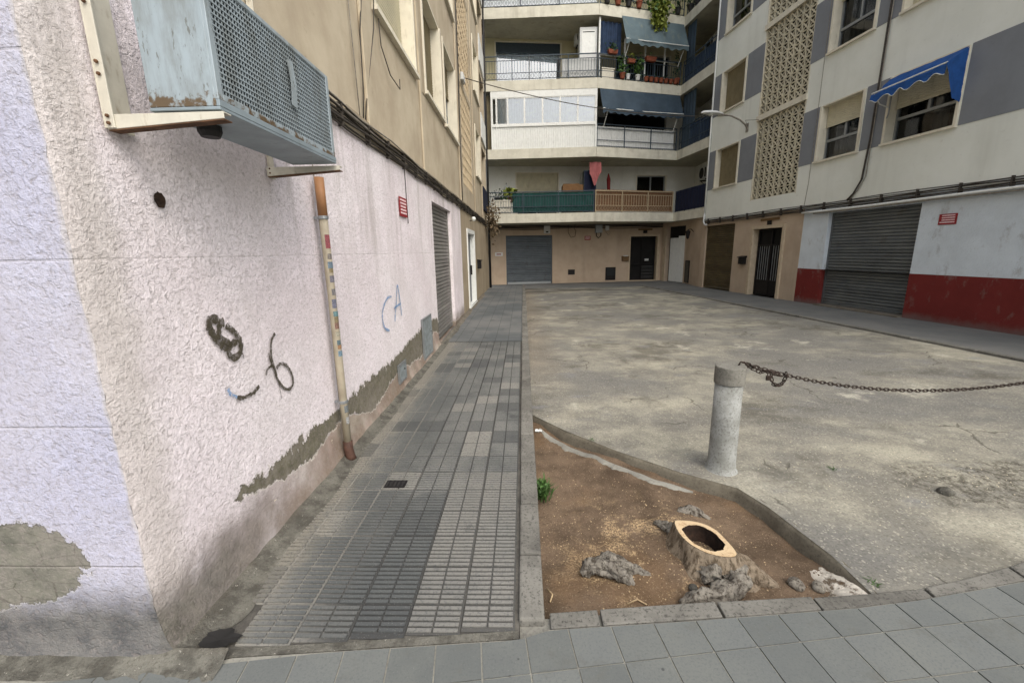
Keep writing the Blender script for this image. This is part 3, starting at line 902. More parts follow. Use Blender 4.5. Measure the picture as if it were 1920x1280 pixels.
# ------------------------------------------------------------------ left pavement: barred tiles, then a sheet
mb = MB()
yy = lin(1.40, 20.75, 60)
mb.grid(lambda u, v: (u, v, gz(v) - .0145 if v < 8 else gz(v)), [-1.62, -.038], yy[:21])
lpave = obj('left_pavement', mb, M['joint'], kind='structure')
mb = MB()
mb.grid(lambda u, v: (u, v, gz(v) - .0004), [-1.62, -.8, -.038], lin(7.855, 20.8, 40))
obj('far_paving', mb, M['far_pave'], lpave, smooth=True)
def tile_mesh(yfrom=0.0):
    m = MB()
    m.box(.002, .251, max(.002, yfrom), .253, -.04, -.010)
    for c in (0, 1):
        for b in range(8):
            y0 = .006 + b * .0308
            if y0 < yfrom: continue
            m.box(.006 + c * .1225, (.006 + c * .1225) + .1125, y0, y0 + .0178, -.0102, 0)
    me = m.mesh('barred_tile')
    me.materials.append(M['bar_tile'])
    return me
TM = tile_mesh()
XC = [-.058 - .253 * k for k in range(1, 6)]
for r_ in range(25):
    y0 = 1.48 + .255 * r_
    for x0 in XC:
        me = TM if r_ else tile_mesh(max(0, 1.478 + .078 * (x0 + 1.29 + .25) - y0 + .015))
        obj('barred_tile', me, None, lpave, loc=(x0, y0, gz(y0) + random.uniform(-.0015, .0015)))
    x0 = -1.323 - .253     # cut tile dying into the fillet
    if r_ > 0:
        obj('barred_tile', TM, None, lpave, loc=(x0, y0, gz(y0)))
obj('mortar_strip', MB().prism([(-1.56, 1.40), (-1.29, 1.452), (-.04, 1.552), (-.04, 1.592), (-1.56, 1.47)], -.05, -.0045), M['fillet'], lpave)
# cement fillet along the wall foot
mb = MB()
def fil(u, v):
    w = .15 + .05 * noise.noise((v * 1.3, 0, 0)) + .05 * math.exp(-((v - 1.5) / .3) ** 2) - .05 * sm((v - 3) / 4)
    w *= .3 + .7 * sm((v - 1.45) / .25)
    x = -1.55 + u * w
    return (x, v, gz(v) + .05 * (1 - u) ** 2.2 + .004 + .006 * noise.noise((x * 12, v * 12, 0)) - .012 * sm((u - .85) / .15))
mb.grid(fil, lin(0, 1, 9), lin(1.46, 16.0, 240))
obj('cement_fillet', mb, M['fillet'], lpave, smooth=True)
mb = MB()
def fil2(u, v):
    return (v, 1.455 - u * (.115 + .03 * noise.noise((v * 3, 1, 0))), .035 * (1 - u) ** 2 + .004 + .008 * noise.noise((v * 14, u * 3, 0)) - .006 * u)
mb.grid(fil2, lin(0, 1, 6), lin(-4.0, -1.30, 80))
obj('cement_fillet', mb, M['fillet'], spave, smooth=True)
mb = MB()
vs = [(-1.395, 1.525, .004)]
for i in range(22):
    a_ = 2 * math.pi * i / 22
    q = 1 + .5 * noise.noise((math.cos(a_) * 2.2, math.sin(a_) * 2.2, 3))
    vs.append((-1.395 + .085 * q * math.cos(a_), 1.525 + .05 * q * math.sin(a_), .013))
obj('wet_stain', mb.add(vs, [(0, 1 + i, 1 + (i + 1) % 22) for i in range(22)]), M['black'], lpave)
# small iron drain cover
dr = obj('drain_cover', MB().box(-1.06, -.905, 2.775, 2.875, -.004, .003), M['iron'], label='small square black iron drain cover set in the barred pavement', cat='drain cover')
for i in range(5):
    obj('slot_bar', MB().box(-1.052 + .029 * i, -1.037 + .029 * i, 2.782, 2.868, .003, .006), M['black'], dr)

# ------------------------------------------------------------------ right and back pavements
TH = R(7.0)
RO = (8.05, 12.5)
def rw(x, s):   # right-wall frame to world
    return (RO[0] + x * math.cos(TH) - s * math.sin(TH), RO[1] + x * math.sin(TH) + s * math.cos(TH))
rp = obj('right_pavement', MB().prism([rw(-1.78, -9), rw(.4, -9), rw(.4, 8.8), rw(-1.78, 7.2)], -.2, .1), M['plain_pave'], kind='structure')
s_ = -9.0
while s_ < 7.0:
    l_ = random.uniform(.9, 1.1)
    q = [rw(-1.88, s_ + .006), rw(-1.772, s_ + .006), rw(-1.772, min(s_ + l_, 7.2) - .006), rw(-1.88, min(s_ + l_, 7.2) - .006)]
    obj('kerb_stone', MB().prism(q, -.2, .103), M['kerb'], rp, bev=.012)
    s_ += l_
bp = obj('back_pavement', MB().prism([(-.02, 18.6), (6.4, 19.0), (7.7, 19.6), (7.8, 22.2), (-1.6, 20.95), (-1.6, 20.7), (-.02, 20.7)], -.2, .106), M['plain_pave'], kind='structure')

# ================================================================== building helpers (wall plane x=0, u along y, sg = outward side)
def wall_holes(u0, u1, z0, z1, holes, sg, depth=.25):
    us = sorted({u0, u1} | {h[0] for h in holes} | {h[1] for h in holes})
    zs = sorted({z0, z1} | {h[2] for h in holes} | {h[3] for h in holes})
    us = [u for u in us if u0 <= u <= u1]
    zs = [z for z in zs if z0 <= z <= z1]
    mb = MB()
    for a, b in zip(us, us[1:]):
        for c, d in zip(zs, zs[1:]):
            um, zm = (a + b) / 2, (c + d) / 2
            if any(h[0] < um < h[1] and h[2] < zm < h[3] for h in holes): continue
            mb.add([(0, a, c), (0, b, c), (0, b, d), (0, a, d)], [(0, 1, 2, 3) if sg > 0 else (3, 2, 1, 0)])
    for (a, b, c, d) in holes:
        x = -sg * depth
        mb.add([(0, a, c), (0, b, c), (0, b, d), (0, a, d), (x, a, c), (x, b, c), (x, b, d), (x, a, d)],
               [(0, 1, 5, 4), (1, 2, 6, 5), (2, 3, 7, 6), (3, 0, 4, 7)])
    return mb

def xb(mb, sg, a, b, *r):     # box given by outward distances a..b
    lo, hi = sorted((a * sg, b * sg))
    return mb.box(lo, hi, *r)

def ridged(mb, sg, x, u0, u1, z0, z1, pitch, amp):
    n = max(2, int((z1 - z0) / pitch))
    prof = []
    for i in range(n):
        za = z0 + (z1 - z0) * i / n
        zb = z0 + (z1 - z0) * (i + 1) / n
        prof += [(x, za), (x + sg * amp, za + (zb - za) * .3), (x + sg * amp, za + (zb - za) * .75)]
    prof.append((x, z1))
    vs = [(px, u, pz_) for u in (u0, u1) for px, pz_ in prof]
    k = len(prof)
    fs = [(i, i + 1, i + 1 + k, i + k) for i in range(k - 1)]
    mb.add(vs, fs)
    return mb

def curtain_mesh(sg, x, u0, u1, z0, z1, n=40, amp=.03):
    mb = MB()
    us = lin(u0, u1, n)
    vs = [(x + amp * math.sin(i * 1.7 + .7 * math.sin(i * .6)), u, z) for z in (z0, z1) for i, u in enumerate(us)]
    fs = [(i, i + 1, i + 1 + n, i + n) for i in range(n - 1)]
    return mb.add(vs, fs)

def window(par, u0, u1, z0, z1, sg, blind=.4, bmat='blind', depth=.22, fins=.035, curtain=None, transom=.36, trim='trim', split=.5, cmat='curtain_grey', cn=40, gmat='glass'):
    f = MB()
    x0, x1 = -(depth - .03), -(depth + .03)
    w = .045
    a, b = u0 + .012, u1 - .012
    c, d = z0 + .012, z1 - .012
    xb(f, sg, x0, x1, a, a + w, c, d); xb(f, sg, x0, x1, b - w, b, c, d)
    xb(f, sg, x0, x1, a + w, b - w, c, c + w); xb(f, sg, x0, x1, a + w, b - w, d - w, d)
    zt = c + (d - c) * transom
    um = a + (b - a) * split
    if transom: xb(f, sg, x0 + .004, x1, a + w, b - w, zt - .03, zt + .03)
    xb(f, sg, x0 + .008, x1, um - .028, um + .028, zt + .03 if transom else c + w, d - w)
    win = obj('window', f, M['alu'], par)
    xg = -sg * depth
    def pane(p, q, r, s): obj('pane', MB().add([(xg, p, r), (xg, q, r), (xg, q, s), (xg, p, s)], [(0, 1, 2, 3) if sg > 0 else (3, 2, 1, 0)]), M[gmat], win)
    zl = zt + .03 if transom else c + w
    pane(a + w, um - .028, zl, d - w); pane(um + .028, b - w, zl, d - w)
    if transom: pane(a + w, b - w, c + w, zt - .03)
    if blind > 0:
        m_ = ridged(MB(), sg, -sg * (depth - .055), u0 + .02, u1 - .02, z1 - blind * (z1 - z0), z1 - .005, .045, .012)
        xb(m_, sg, -(depth - .045), -(depth - .075), u0 + .02, u1 - .02, z1 - blind * (z1 - z0) - .03, z1 - blind * (z1 - z0))
        obj('blind', m_, M[bmat], win)
    if curtain:
        for (p, q) in curtain:
            obj('curtain', curtain_mesh(sg, -sg * (depth + .12), u0 + p * (u1 - u0), u0 + q * (u1 - u0), z0, z1, cn, .012 if cn > 40 else .03), M[cmat], win)
    xb2 = MB(); xb(xb2, sg, -(depth + .5), -(depth + .52), u0 - .1, u1 + .1, z0 - .1, z1 + .1)
    for q in ((u0 - .12, u0 - .1, z0 - .1, z1 + .1), (u1 + .1, u1 + .12, z0 - .1, z1 + .1), (u0 - .1, u1 + .1, z0 - .12, z0 - .1), (u0 - .1, u1 + .1, z1 + .1, z1 + .12)):
        xb(xb2, sg, -(depth + .035), -(depth + .5), *q)
    obj('dark_room', xb2, M['dark'], win)
    t = MB()
    xb(t, sg, -depth, fins, u0 - .045, u0 + .010, z0, z1); xb(t, sg, -depth, fins, u1 - .010, u1 + .045, z0, z1)
    xb(t, sg, -depth, .006, u0 + .010, u1 - .010, z1 - .010, z1 + .02)
    obj('jamb_trim', t, M[trim], win)
    t = MB(); xb(t, sg, -depth, fins + .03, u0 - .06, u1 + .06, z0 - .045, z0 + .004)
    obj('sill', t, M[trim], win)
    return win

def roller_shutter(par, u0, u1, z0, z1, sg, inset, mat, pitch=.078, light_rows=()):
    g_ = MB()
    xb(g_, sg, -inset + .03, -inset - .05, u0 - .002, u0 + .05, z0, z1); xb(g_, sg, -inset + .03, -inset - .05, u1 - .05, u1 + .002, z0, z1)
    xb(g_, sg, -inset + .02, -inset - .03, u0 + .05, u1 - .05, z0, z0 + .05)
    rs = obj('roller_shutter', g_, M[mat], par)
    prof = [(-sg * inset - sg * .02, 0), (-sg * inset, .006), (-sg * inset + sg * .014, pitch * .35), (-sg * inset + sg * .010, pitch * .8), (-sg * inset - sg * .004, pitch - .004), (-sg * inset - sg * .02, pitch)]
    me = MB().prism_y(prof, u0 + .03, u1 - .03).mesh('slat')
    me.materials.append(M[mat])
    z = z0 + .052
    while z < z1 - .02:
        obj('slat', me, None, rs, loc=(random.uniform(-.002, .002), 0, z))
        z += pitch
    return rs

def iron_tube(name, pts, r, mat, par=None, n=6, **k):
    return obj(name, MB().tube(pts, r, n), M[mat], par, smooth=True, **k)

# ================================================================== LEFT BUILDING
LB = empty('apartment_building', (WL, 0, 0), 0, 'tan apartment block with a pink rough plaster ground floor', 'building')
def cxy(z):   # worn corner offsets
    return (.008 * noise.noise((z * 3, 0, 1)) + .006 * noise.noise((z * 14, 0, 1)), .010 * noise.noise((z * 4, 3, 1)) + .008 * noise.noise((z * 17, 3, 1)))
def near(u, z):
    k = math.exp(-((u - YF) / .05) ** 1.0) if u >= YF else 1
    ox, oy = cxy(z)
    bulge = .006 * noise.noise((u * 1.2, z * 1.2, 0)) + .004 * noise.noise((u * 5, z * 5, 0))
    fl = .055 * max(0, 1 - z / .25) ** 2
    return (bulge * (1 - k) + ox * k - .012 * k + fl, u + oy * k, z)
us = [YF] + [YF + .004 * 1.35 ** i for i in range(1, 9)]
us += lin(us[-1] + .05, 7.48, 110)
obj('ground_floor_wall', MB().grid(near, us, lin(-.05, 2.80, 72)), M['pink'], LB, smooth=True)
def front(u, z):
    k = math.exp(-((-u) / .05))
    ox, oy = cxy(z)
    b = .006 * noise.noise((u * 1.4 + 9, z * 1.4, 0)) + .004 * noise.noise((u * 5, z * 5, 7))
    fl = .03 * max(0, 1 - z / .2) ** 2
    e = near(YF, z)
    return (u + e[0] * k, YF + b * (1 - k) + (e[1] - YF) * k - fl * (1 - k), z)
uf = [0] + [-.004 * 1.35 ** i for i in range(1, 9)]
uf += lin(uf[-1] - .05, -3.2, 60)
obj('front_wall', MB().grid(front, list(reversed(uf)), lin(-.05, 3.4, 80)), M['pink_skylit'], LB, smooth=True)
# rest of the ground floor: pink to 11.3, tan to the far end
H1 = [(7.5, 9.45, gz(8), 2.58)]
m_ = wall_holes(7.48, 10.9, -.05, 2.80, H1, 1, .2)
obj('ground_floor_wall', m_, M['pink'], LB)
H2 = [(11.95, 13.75, .05, 2.36)]
obj('ground_floor_wall', wall_holes(10.9, 19.4, -.05, 2.80, H2, 1, .2), M['tan_dark'], LB)
roller_shutter(LB, 7.5, 9.45, gz(8) + .05, 2.58, 1, .10, 'shut_grey', .072)
# upper facade
HW = []
for k in range(4):
    z0 = 4.28 + 2.65 * k
    HW += [(5.07, 6.81, z0, z0 + 1.5), (7.48, 8.98, z0, z0 + 1.6), (9.30, 10.85, z0, z0 + 1.6), (15.05, 16.6, z0, z0 + 1.6), (17.2, 19.1, z0 - .95, z0 + 1.45), (11.75, 14.0, z0 - .78, z0 + 1.72)]
obj('upper_facade', wall_holes(YF, 19.4, 2.80, 14.2, HW, 1, .24), M['tan'], LB)
obj('upper_front', MB().add([(0, YF, 3.4), (-7, YF, 3.4), (-7, YF, 14.2), (0, YF, 14.2)], [(0, 1, 2, 3)]).add([(-3.2, YF, 0), (-7, YF, 0), (-7, YF, 3.4), (-3.2, YF, 3.4)], [(0, 1, 2, 3)]), M['tan'], LB)
obj('roof', MB().box(-7, .25, YF - .2, 19.5, 14.2, 14.45), M['fascia'], LB)
obj('rear_wall', MB().box(-7, -6.9, YF, 19.4, 0, 14.2).box(-6.9, -.02, 19.3, 19.4, 0, 14.2), M['tan'], LB)
for k in range(4):
    z0 = 4.28 + 2.65 * k
    window(LB, 5.07, 6.81, z0, z0 + 1.5, 1, .97 if k == 0 else .6, 'blind')
    window(LB, 7.48, 8.98, z0, z0 + 1.6, 1, [.95, .5, .9, .4][k], 'blind_brown')
    window(LB, 9.30, 10.85, z0, z0 + 1.6, 1, [.4, .9, .3, .6][k], 'blind_brown')
    window(LB, 15.05, 16.6, z0, z0 + 1.6, 1, [.3, .6, .9, .5][k], 'blind')
    # far balcony recess: dark room, white parapet panel, rail
    m_ = MB().box(-.9, -.88, 17.0, 19.3, z0 - 1, z0 + 1.6).box(-.9, 0, 17.0, 17.2, z0 - .95, z0 + 1.45)
    obj('balcony_recess', m_, M['dark'], LB)
    obj('balcony_parapet', MB().box(-.03, .05, 17.2, 19.1, z0 - .93, z0 - .05), M['navy'] if k == 0 else M['whitepaint'], LB)
    # breeze block screen, too fine at this angle to tell the blocks apart
    scr = MB()
    for i in range(9):
        scr.box(-.09, -.006, 11.77 + .2475 * i, 11.77 + .2475 * i + .03, z0 - .76, z0 + 1.70)
    for j in range(11):
        scr.box(-.085, -.010, 11.77, 13.99, z0 - .76 + .243 * j, z0 - .76 + .243 * j + .028)
    for i in range(8):
        for j in range(10):
            scr.bar((-.05, 11.79 + .2475 * i, z0 - .75 + .243 * j), (-.05, 12.03 + .2475 * i, z0 - .52 + .243 * j), .07, .05, (1, 0, 0))
    obj('breeze_block_screen', scr, M['block_tan'], LB, kind='stuff')
    obj('screen_backing', MB().box(-.30, -.28, 11.6, 14.2, z0 - .8, z0 + 1.75), M['dark'], LB)
# proud vertical strips and darker panels between windows
for (a, b) in ((4.55, 4.85), (7.0, 7.12), (11.0, 11.12), (14.3, 14.5), (16.85, 17.0)):
    obj('pilaster', MB().box(0.003, .035, a, b, 2.98, 14.15), M['tan'], LB, bev=.006)
for (a, b) in ((7.14, 7.42), (9.04, 9.24)):
    for k in range(4):
        obj('spandrel_panel', MB().box(.002, .012, a, b, 4.2 + 2.65 * k, 5.9 + 2.65 * k), M['tan_dark'], LB)
obj('facade_strip', MB().box(-.02, .028, 4.0, 19.4, 2.965, 3.0), M['tan_dark'], LB)  # narrow darker brown strip along the foot of the upper facade
# entrance door
d_ = MB()
xb(d_, 1, -.18, .03, 11.95, 12.05, .1, 2.36); xb(d_, 1, -.18, .03, 13.65, 13.75, .1, 2.36); xb(d_, 1, -.18, .03, 12.05, 13.65, 2.24, 2.36)
d_.box(-.2, .05, 11.9, 13.8, 0, .14)
dr_ = obj('door', d_, M['whitepaint'], LB)
obj('door_leaf', MB().box(-.16, -.12, 12.05, 13.65, .14, 2.24), M['curtain_grey'], dr_)
obj('handle', MB().box(-.12, -.06, 13.45, 13.48, 1.0, 1.3), M['iron'], dr_)
obj('door_number_plate', MB().box(-.119, -.112, 12.7, 13.0, 1.55, 1.75), M['plas_white'], dr_)
# graffiti and old scars on the near wall
def stroke(mb, pts, w, x=.012):
    P_ = [Vector(p) for p in pts]
    pts2 = []
    for k in range(len(P_) - 1):
        p = [P_[max(0, k - 1)], P_[k], P_[k + 1], P_[min(len(P_) - 1, k + 2)]]
        for q in range(8):
            f = q / 8
            c_ = .5 * ((2 * p[1]) + (p[2] - p[0]) * f + (2 * p[0] - 5 * p[1] + 4 * p[2] - p[3]) * f * f + (3 * p[1] - p[0] - 3 * p[2] + p[3]) * f ** 3)
            pts2.append((c_.x, c_.y))
    pts2.append(tuple(pts[-1]))
    vs, n = [], len(pts2)
    for i, p in enumerate(pts2):
        a, b = pts2[max(0, i - 1)], pts2[min(n - 1, i + 1)]
        d = Vector((b[0] - a[0], b[1] - a[1]))
        d = d.normalized() if d.length > 1e-9 else Vector((1, 0))
        ww = w / 2 * (1 + .45 * noise.noise((p[0] * 60, p[1] * 60, 9)) + .35 * noise.noise((p[0] * 200, p[1] * 200, 3))) * (.45 if i in (0, n - 1) else 1)
        for sgn in (1, -1):
            u, z = p[0] - d.y * ww * sgn, p[1] + d.x * ww * sgn
            vs.append((near(u, z)[0] + x, u, z))
    mb.add(vs, [(2 * i, 2 * i + 1, 2 * i + 3, 2 * i + 2) for i in range(n - 1)])
def arc(cu, cz, ru, rz, a0, a1, n=14):
    return [(cu + ru * math.cos(R(a0 + (a1 - a0) * i / n)), cz + rz * math.sin(R(a0 + (a1 - a0) * i / n))) for i in range(n + 1)]
gr = MB()
stroke(gr, [(1.995, 1.345), (2.0, 1.385), (2.03, 1.405), (2.06, 1.375), (2.10, 1.37)], .040)
stroke(gr, [(1.998, 1.35), (2.015, 1.31), (2.035, 1.28), (2.06, 1.25), (2.095, 1.235)], .042)
stroke(gr, [(2.065, 1.365), (2.05, 1.32), (2.06, 1.29)], .030)
stroke(gr, [(2.105, 1.35), (2.15, 1.315), (2.185, 1.27), (2.195, 1.22), (2.18, 1.185), (2.135, 1.17), (2.10, 1.19), (2.095, 1.22), (2.13, 1.245), (2.17, 1.25)], .036)
stroke(gr, [(2.06, 1.285), (2.09, 1.268), (2.11, 1.25), (2.12, 1.235)], .034)
stroke(gr, [(2.20, 1.18), (2.203, 1.145)], .006)
obj('graffiti', gr, M['paint_graf'], LB)
gr = MB()
stroke(gr, [(2.518, 1.228), (2.49, 1.21), (2.463, 1.175), (2.447, 1.09), (2.464, 1.016), (2.476, .948), (2.53, .868), (2.592, .838), (2.640, .862), (2.636, .933), (2.592, 1.0), (2.531, 1.028), (2.486, 1.01)], .020)
stroke(gr, [(2.370, 1.0), (2.392, 1.03), (2.44, 1.038), (2.47, 1.0), (2.476, .96)], .016)
stroke(gr, [(2.425, 1.125), (2.433, 1.07), (2.46, 1.02)], .012)
stroke(gr, [(2.488, .91), (2.491, .803)], .005)
obj('graffiti', gr, M['paint_graf'], LB)
gr = MB(); stroke(gr, [(2.10, .958), (2.14, .940), (2.208, .934), (2.255, .942), (2.295, .958)], .024); obj('graffiti', gr, M['paint_graf'], LB)
gr = MB(); stroke(gr, [(2.045, 1.026), (2.056, .99), (2.10, .958)], .020); obj('graffiti', gr, M['paint_blue'], LB)
gr = MB(); stroke(gr, [(4.89, 1.206), (4.72, 1.203), (4.56, 1.10), (4.51, .99), (4.56, .888), (4.72, .83)], .028); obj('graffiti', gr, M['paint_blue'], LB)
gr = MB(); stroke(gr, [(4.937, .898), (5.033, 1.1), (5.156, 1.317), (5.203, 1.146), (5.24, .923)], .028); stroke(gr, [(4.94, 1.06), (5.235, 1.088)], .03); obj('graffiti', gr, M['paint_blue'], LB)
# knocked hole in the plaster
mb = MB()
vs = []
for i in range(18):
    t = 2 * math.pi * i / 18
    rr = .030 * (1 + .35 * noise.noise((math.cos(t) * 2, math.sin(t) * 2, 4)))
    vs.append((.010, 1.837 + rr * math.cos(t), 1.945 + rr * 1.15 * math.sin(t)))
vs.append((-.03 + .034, 1.842, 1.94))
obj('plaster_hole', MB().add([(near(v[1], v[2])[0] + .012, v[1], v[2]) if i < 18 else (near(1.84, 1.94)[0] + .008, v[1], v[2]) for i, v in enumerate(vs)], [(i, (i + 1) % 18, 18) for i in range(18)]), M['hollow'], LB)

# ---- service doors on the pink wall
def meter_door(u0, u1, z0, z1, label):
    t = empty('meter_cupboard_door', (WL + .012, (u0 + u1) / 2, z0), 0, label, 'service door')
    w, h = (u1 - u0) / 2, z1 - z0
    obj('frame', MB().box(0, .022, -w, -w + .025, 0, h).box(0, .022, w - .025, w, 0, h).box(0, .022, -w + .025, w - .025, 0, .025).box(0, .022, -w + .025, w - .025, h - .025, h), M['alu'], t)
    obj('door_panel', MB().box(0, .012, -w + .025, w - .025, .025, h - .025), simple('worn_grey_door', C(132, 140, 142), .6, .25, 14, dirt=(C(92, 84, 72), .8)), t)
    obj('lock', MB().lathe([(.012, 0), (.012, .01)], 10), M['iron'], t, loc=(.014, w - .07, h * .55))
    return t
meter_door(4.88, 5.2, .12, .36, 'small grey service door low on the pink wall near the drainpipe')
meter_door(6.2, 6.82, .08, .72, 'tall scratched grey service door beside the roller shutter')

# ---- rules sign plates (red, five smudged lines)
def rule_sign(name, frame_loc, rz, w, h, rows, label, sg):
    t = empty(name, frame_loc, rz, label, 'sign')
    b = MB(); xb(b, sg, 0, .006, -w / 2, w / 2, 0, h)
    obj('plate', b, M['signred'], t)
    rnd = random.Random(rows)
    lt = MB()
    for r_ in range(rows):
        z = h * (.90 - r_ * .84 / rows)
        hh = h * .42 / rows
        u = -w * rnd.uniform(.36, .42)
        e = w * rnd.uniform(.30, .42)
        while u < e:
            q = rnd.uniform(.03, .075) * w
            xb(lt, sg, .0065, .0085, u, u + q * .8, z - hh, z)
            if rnd.random() < .5: xb(lt, sg, .0086, .0095, u + q * .25, u + q * .5, z - hh * .75, z - hh * .35)
            u += q
    obj('lettering', lt, M['signwhite'], t)
    return t
rule_sign('rules_sign', (WL + .014, 5.63, 2.17), 0, .34, .24, 5, 'red rules sign with white lettering on the pink wall', 1)

# ---- wall-hung cooling unit
AC = empty('air_conditioner', (WL, 2.15, 2.24), 0, 'big blue-grey air conditioner with perforated front hung on the pink wall', 'air conditioner')
ax0, ax1 = .19, .455          # out from the wall
ay0, ay1, ah = -.49, .49, .465
body = MB()
body.box(ax0, ax1 - .012, ay0, ay0 + .006, .006, ah)            # near side
body.box(ax0, ax1 - .012, ay1 - .006, ay1, .006, ah)
body.box(ax0, ax1 - .012, ay0, ay1, ah, ah + .008)
body.box(ax0, ax0 + .006, ay0 + .006, ay1 - .006, .006, ah)
obj('casing', body, M['ac'], AC, bev=.003)
obj('base_tray', MB().box(ax0, ax1 + .002, ay0 - .002, ay1 + .002, -.006, .006).box(ax1 - .01, ax1 + .003, ay0 - .002, ay1 + .002, .006, .03), M['ac_under'], AC, bev=.002)
fr = MB()
fr.box(ax1 - .014, ax1, ay0, ay0 + .03, .03, ah); fr.box(ax1 - .014, ax1, ay1 - .03, ay1, .03, ah)
fr.box(ax1 - .014, ax1, ay0 + .03, ay1 - .03, .03, .055); fr.box(ax1 - .014, ax1, ay0 + .03, ay1 - .03, ah - .02, ah)
obj('front_frame', fr, M['ac'], AC, bev=.002)
gl = MB()
rowp, colp = .0195, .0175
n_r = int((ah - .075) / rowp)
for j in range(n_r + 1):
    z = .055 + j * rowp
    gl.box(ax1 - .010, ax1 - .003, ay0 + .03, ay1 - .03, z - .0027, z + .0027)
    if j == n_r: break
    o_ = 0
    y = ay0 + .04 + o_
    while y < ay1 - .035:
        gl.box(ax1 - .0085, ax1 - .0045, y - .0017, y + .0017, z + .0027, z + rowp - .0027)
        y += colp
obj('perforated_grille', gl, M['ac'], AC)
obj('fins', MB().box(ax1 - .05, ax1 - .045, ay0 + .01, ay1 - .01, .02, ah - .01), M['ventback'], AC)
st_ = MB(); ys_ = lin(.20, .40, 9)
for a, b in zip(ys_, ys_[1:]):
    f_ = lambda z: .03 + .012 * math.sin((z - .2) / .2 * 3.14)
    st_.bar((ax1 + .004 + f_(a) * .25, .03 + f_(a) * .6, a - .03), (ax1 + .004 + f_(b) * .25, .03 + f_(b) * .6, b - .03), .045, .003, (1, 0, 0))
obj('strap', st_, M['ac'], AC)
for (y0, w) in ((-.455, .0), (.56, 0)):
    cl = MB()
    ztop = 1.1
    if y0 < 0:
        cl.box(.012, .018, y0 - .045, y0 + .075, -.06, ztop).box(.018, .052, y0 - .045, y0 - .039, -.06, ztop)
    else:
        cl.box(.012, .018, y0 - .03, y0 + .03, -.07, ztop).box(.018, .05, y0 - .03, y0 - .025, -.07, ztop)
    obj('wall_bracket', cl, M['galv'], AC, bev=.001)
    arm = MB()
    yy_ = -.493 if y0 < 0 else y0 - .055
    arm.prism_y([(.016, -.064), (ax1 + .012, -.036), (ax1 + .012, -.012), (.016, -.012)], yy_, yy_ + .005).box(.016, ax1 + .012, yy_ + .005, yy_ + .045, -.017, -.012)
    obj('bracket_arm', arm, M['galv'], AC, bev=.001)
    obj('arm_lip', MB().prism_y([(.02, -.069), (ax1 + .012, -.041), (ax1 + .012, -.037), (.02, -.0645)], yy_ + .0005, yy_ + .045), M['rust'], AC)
    for zz_ in (-.02, -.045, .12, .16, .35):
        obj('bolt', MB().lathe([(.007, 0), (.006, .006), (.002, .008)], 8), M['rust'], AC, loc=(.036, y0 - .049, zz_)).rotation_euler = (R(90), 0, 0)

obj('drain_spout', MB().lathe([(.035, -.05), (.045, -.03), (.045, -.0065)], 14), M['black'], AC, loc=(.27, -.30, 0))
# ---- drainpipe
PX, PY = WL + .075, 3.21
DP = empty('drainpipe', (PX, PY, 0), 0, 'beige drainpipe with stickers and an orange top on the pink wall', 'drainpipe')
obj('pipe', MB().tube([(0, 0, .14), (0, 0, .7), (0, 0, 1.4), (0, 0, 1.98)], .031, 16), M['pipe'], DP, smooth=True)
obj('orange_section', MB().tube([(0, 0, 1.965), (0, 0, 2.26)], .034, 16), M['pipe_orange'], DP, smooth=True)
obj('boot', MB().tube([(0, 0, .17), (0, 0, .10), (.008, 0, .04), (.022, 0, .0)], [.038, .039, .04, .04], 14), M['pipe_brown'], DP, smooth=True)
for z in (1.975, .52):
    obj('clamp', MB().lathe([(.036, -.012), (.038, -.01), (.038, .01), (.036, .012)], 16).box(-.07, -.03, -.006, .006, -.01, .01), M['alu'], DP, loc=(0, 0, z))
iron_tube('earth_wire', [(-.055, .045, .5), (-.05, .045, 1.4), (-.055, .04, 2.3), (-.055, .04, 2.62)], .005, 'cable_pale', DP)
stk = [((170, 60, 70), 1.80, .10, -15), ((140, 130, 120), 1.69, .04, 0), ((110, 140, 160), 1.625, .05, 0), ((150, 130, 80), 1.585, .035, 0), ((120, 116, 130), 1.52, .05, 0), ((130, 125, 125), 1.42, .05, 0), ((110, 112, 140), 1.33, .07, 0), ((90, 140, 146), 1.25, .04, 0),
       ((140, 120, 76), 1.205, .05, 0), ((140, 92, 74), 1.155, .05, 0), ((196, 190, 160), 1.09, .035, 0), ((80, 110, 120), 1.02, .04, 0), ((176, 120, 70), .985, .035, 0), ((110, 150, 176), .93, .045, 0), ((120, 130, 132), .46, .06, 0), ((190, 190, 186), .36, .06, 0)]
for i, (c_, z, h_, a_) in enumerate(stk):
    m_ = MB()
    n = 8
    a0, a1 = R(-62 + random.uniform(-12, 8) + a_), R(5 + random.uniform(-14, 14))
    vs = [((.0325) * math.cos(a0 + (a1 - a0) * k / n), (.0325) * math.sin(a0 + (a1 - a0) * k / n), zz) for zz in (z - h_ / 2, z + h_ / 2) for k in range(n + 1)]
    m_.add(vs, [(k, k + 1, k + n + 2, k + n + 1) for k in range(n)])
    obj('sticker', m_, simple('sticker_print_%d' % i, C(*[int(q * .62 + 46) for q in c_], .85), .6, .5, 130), DP, smooth=True)

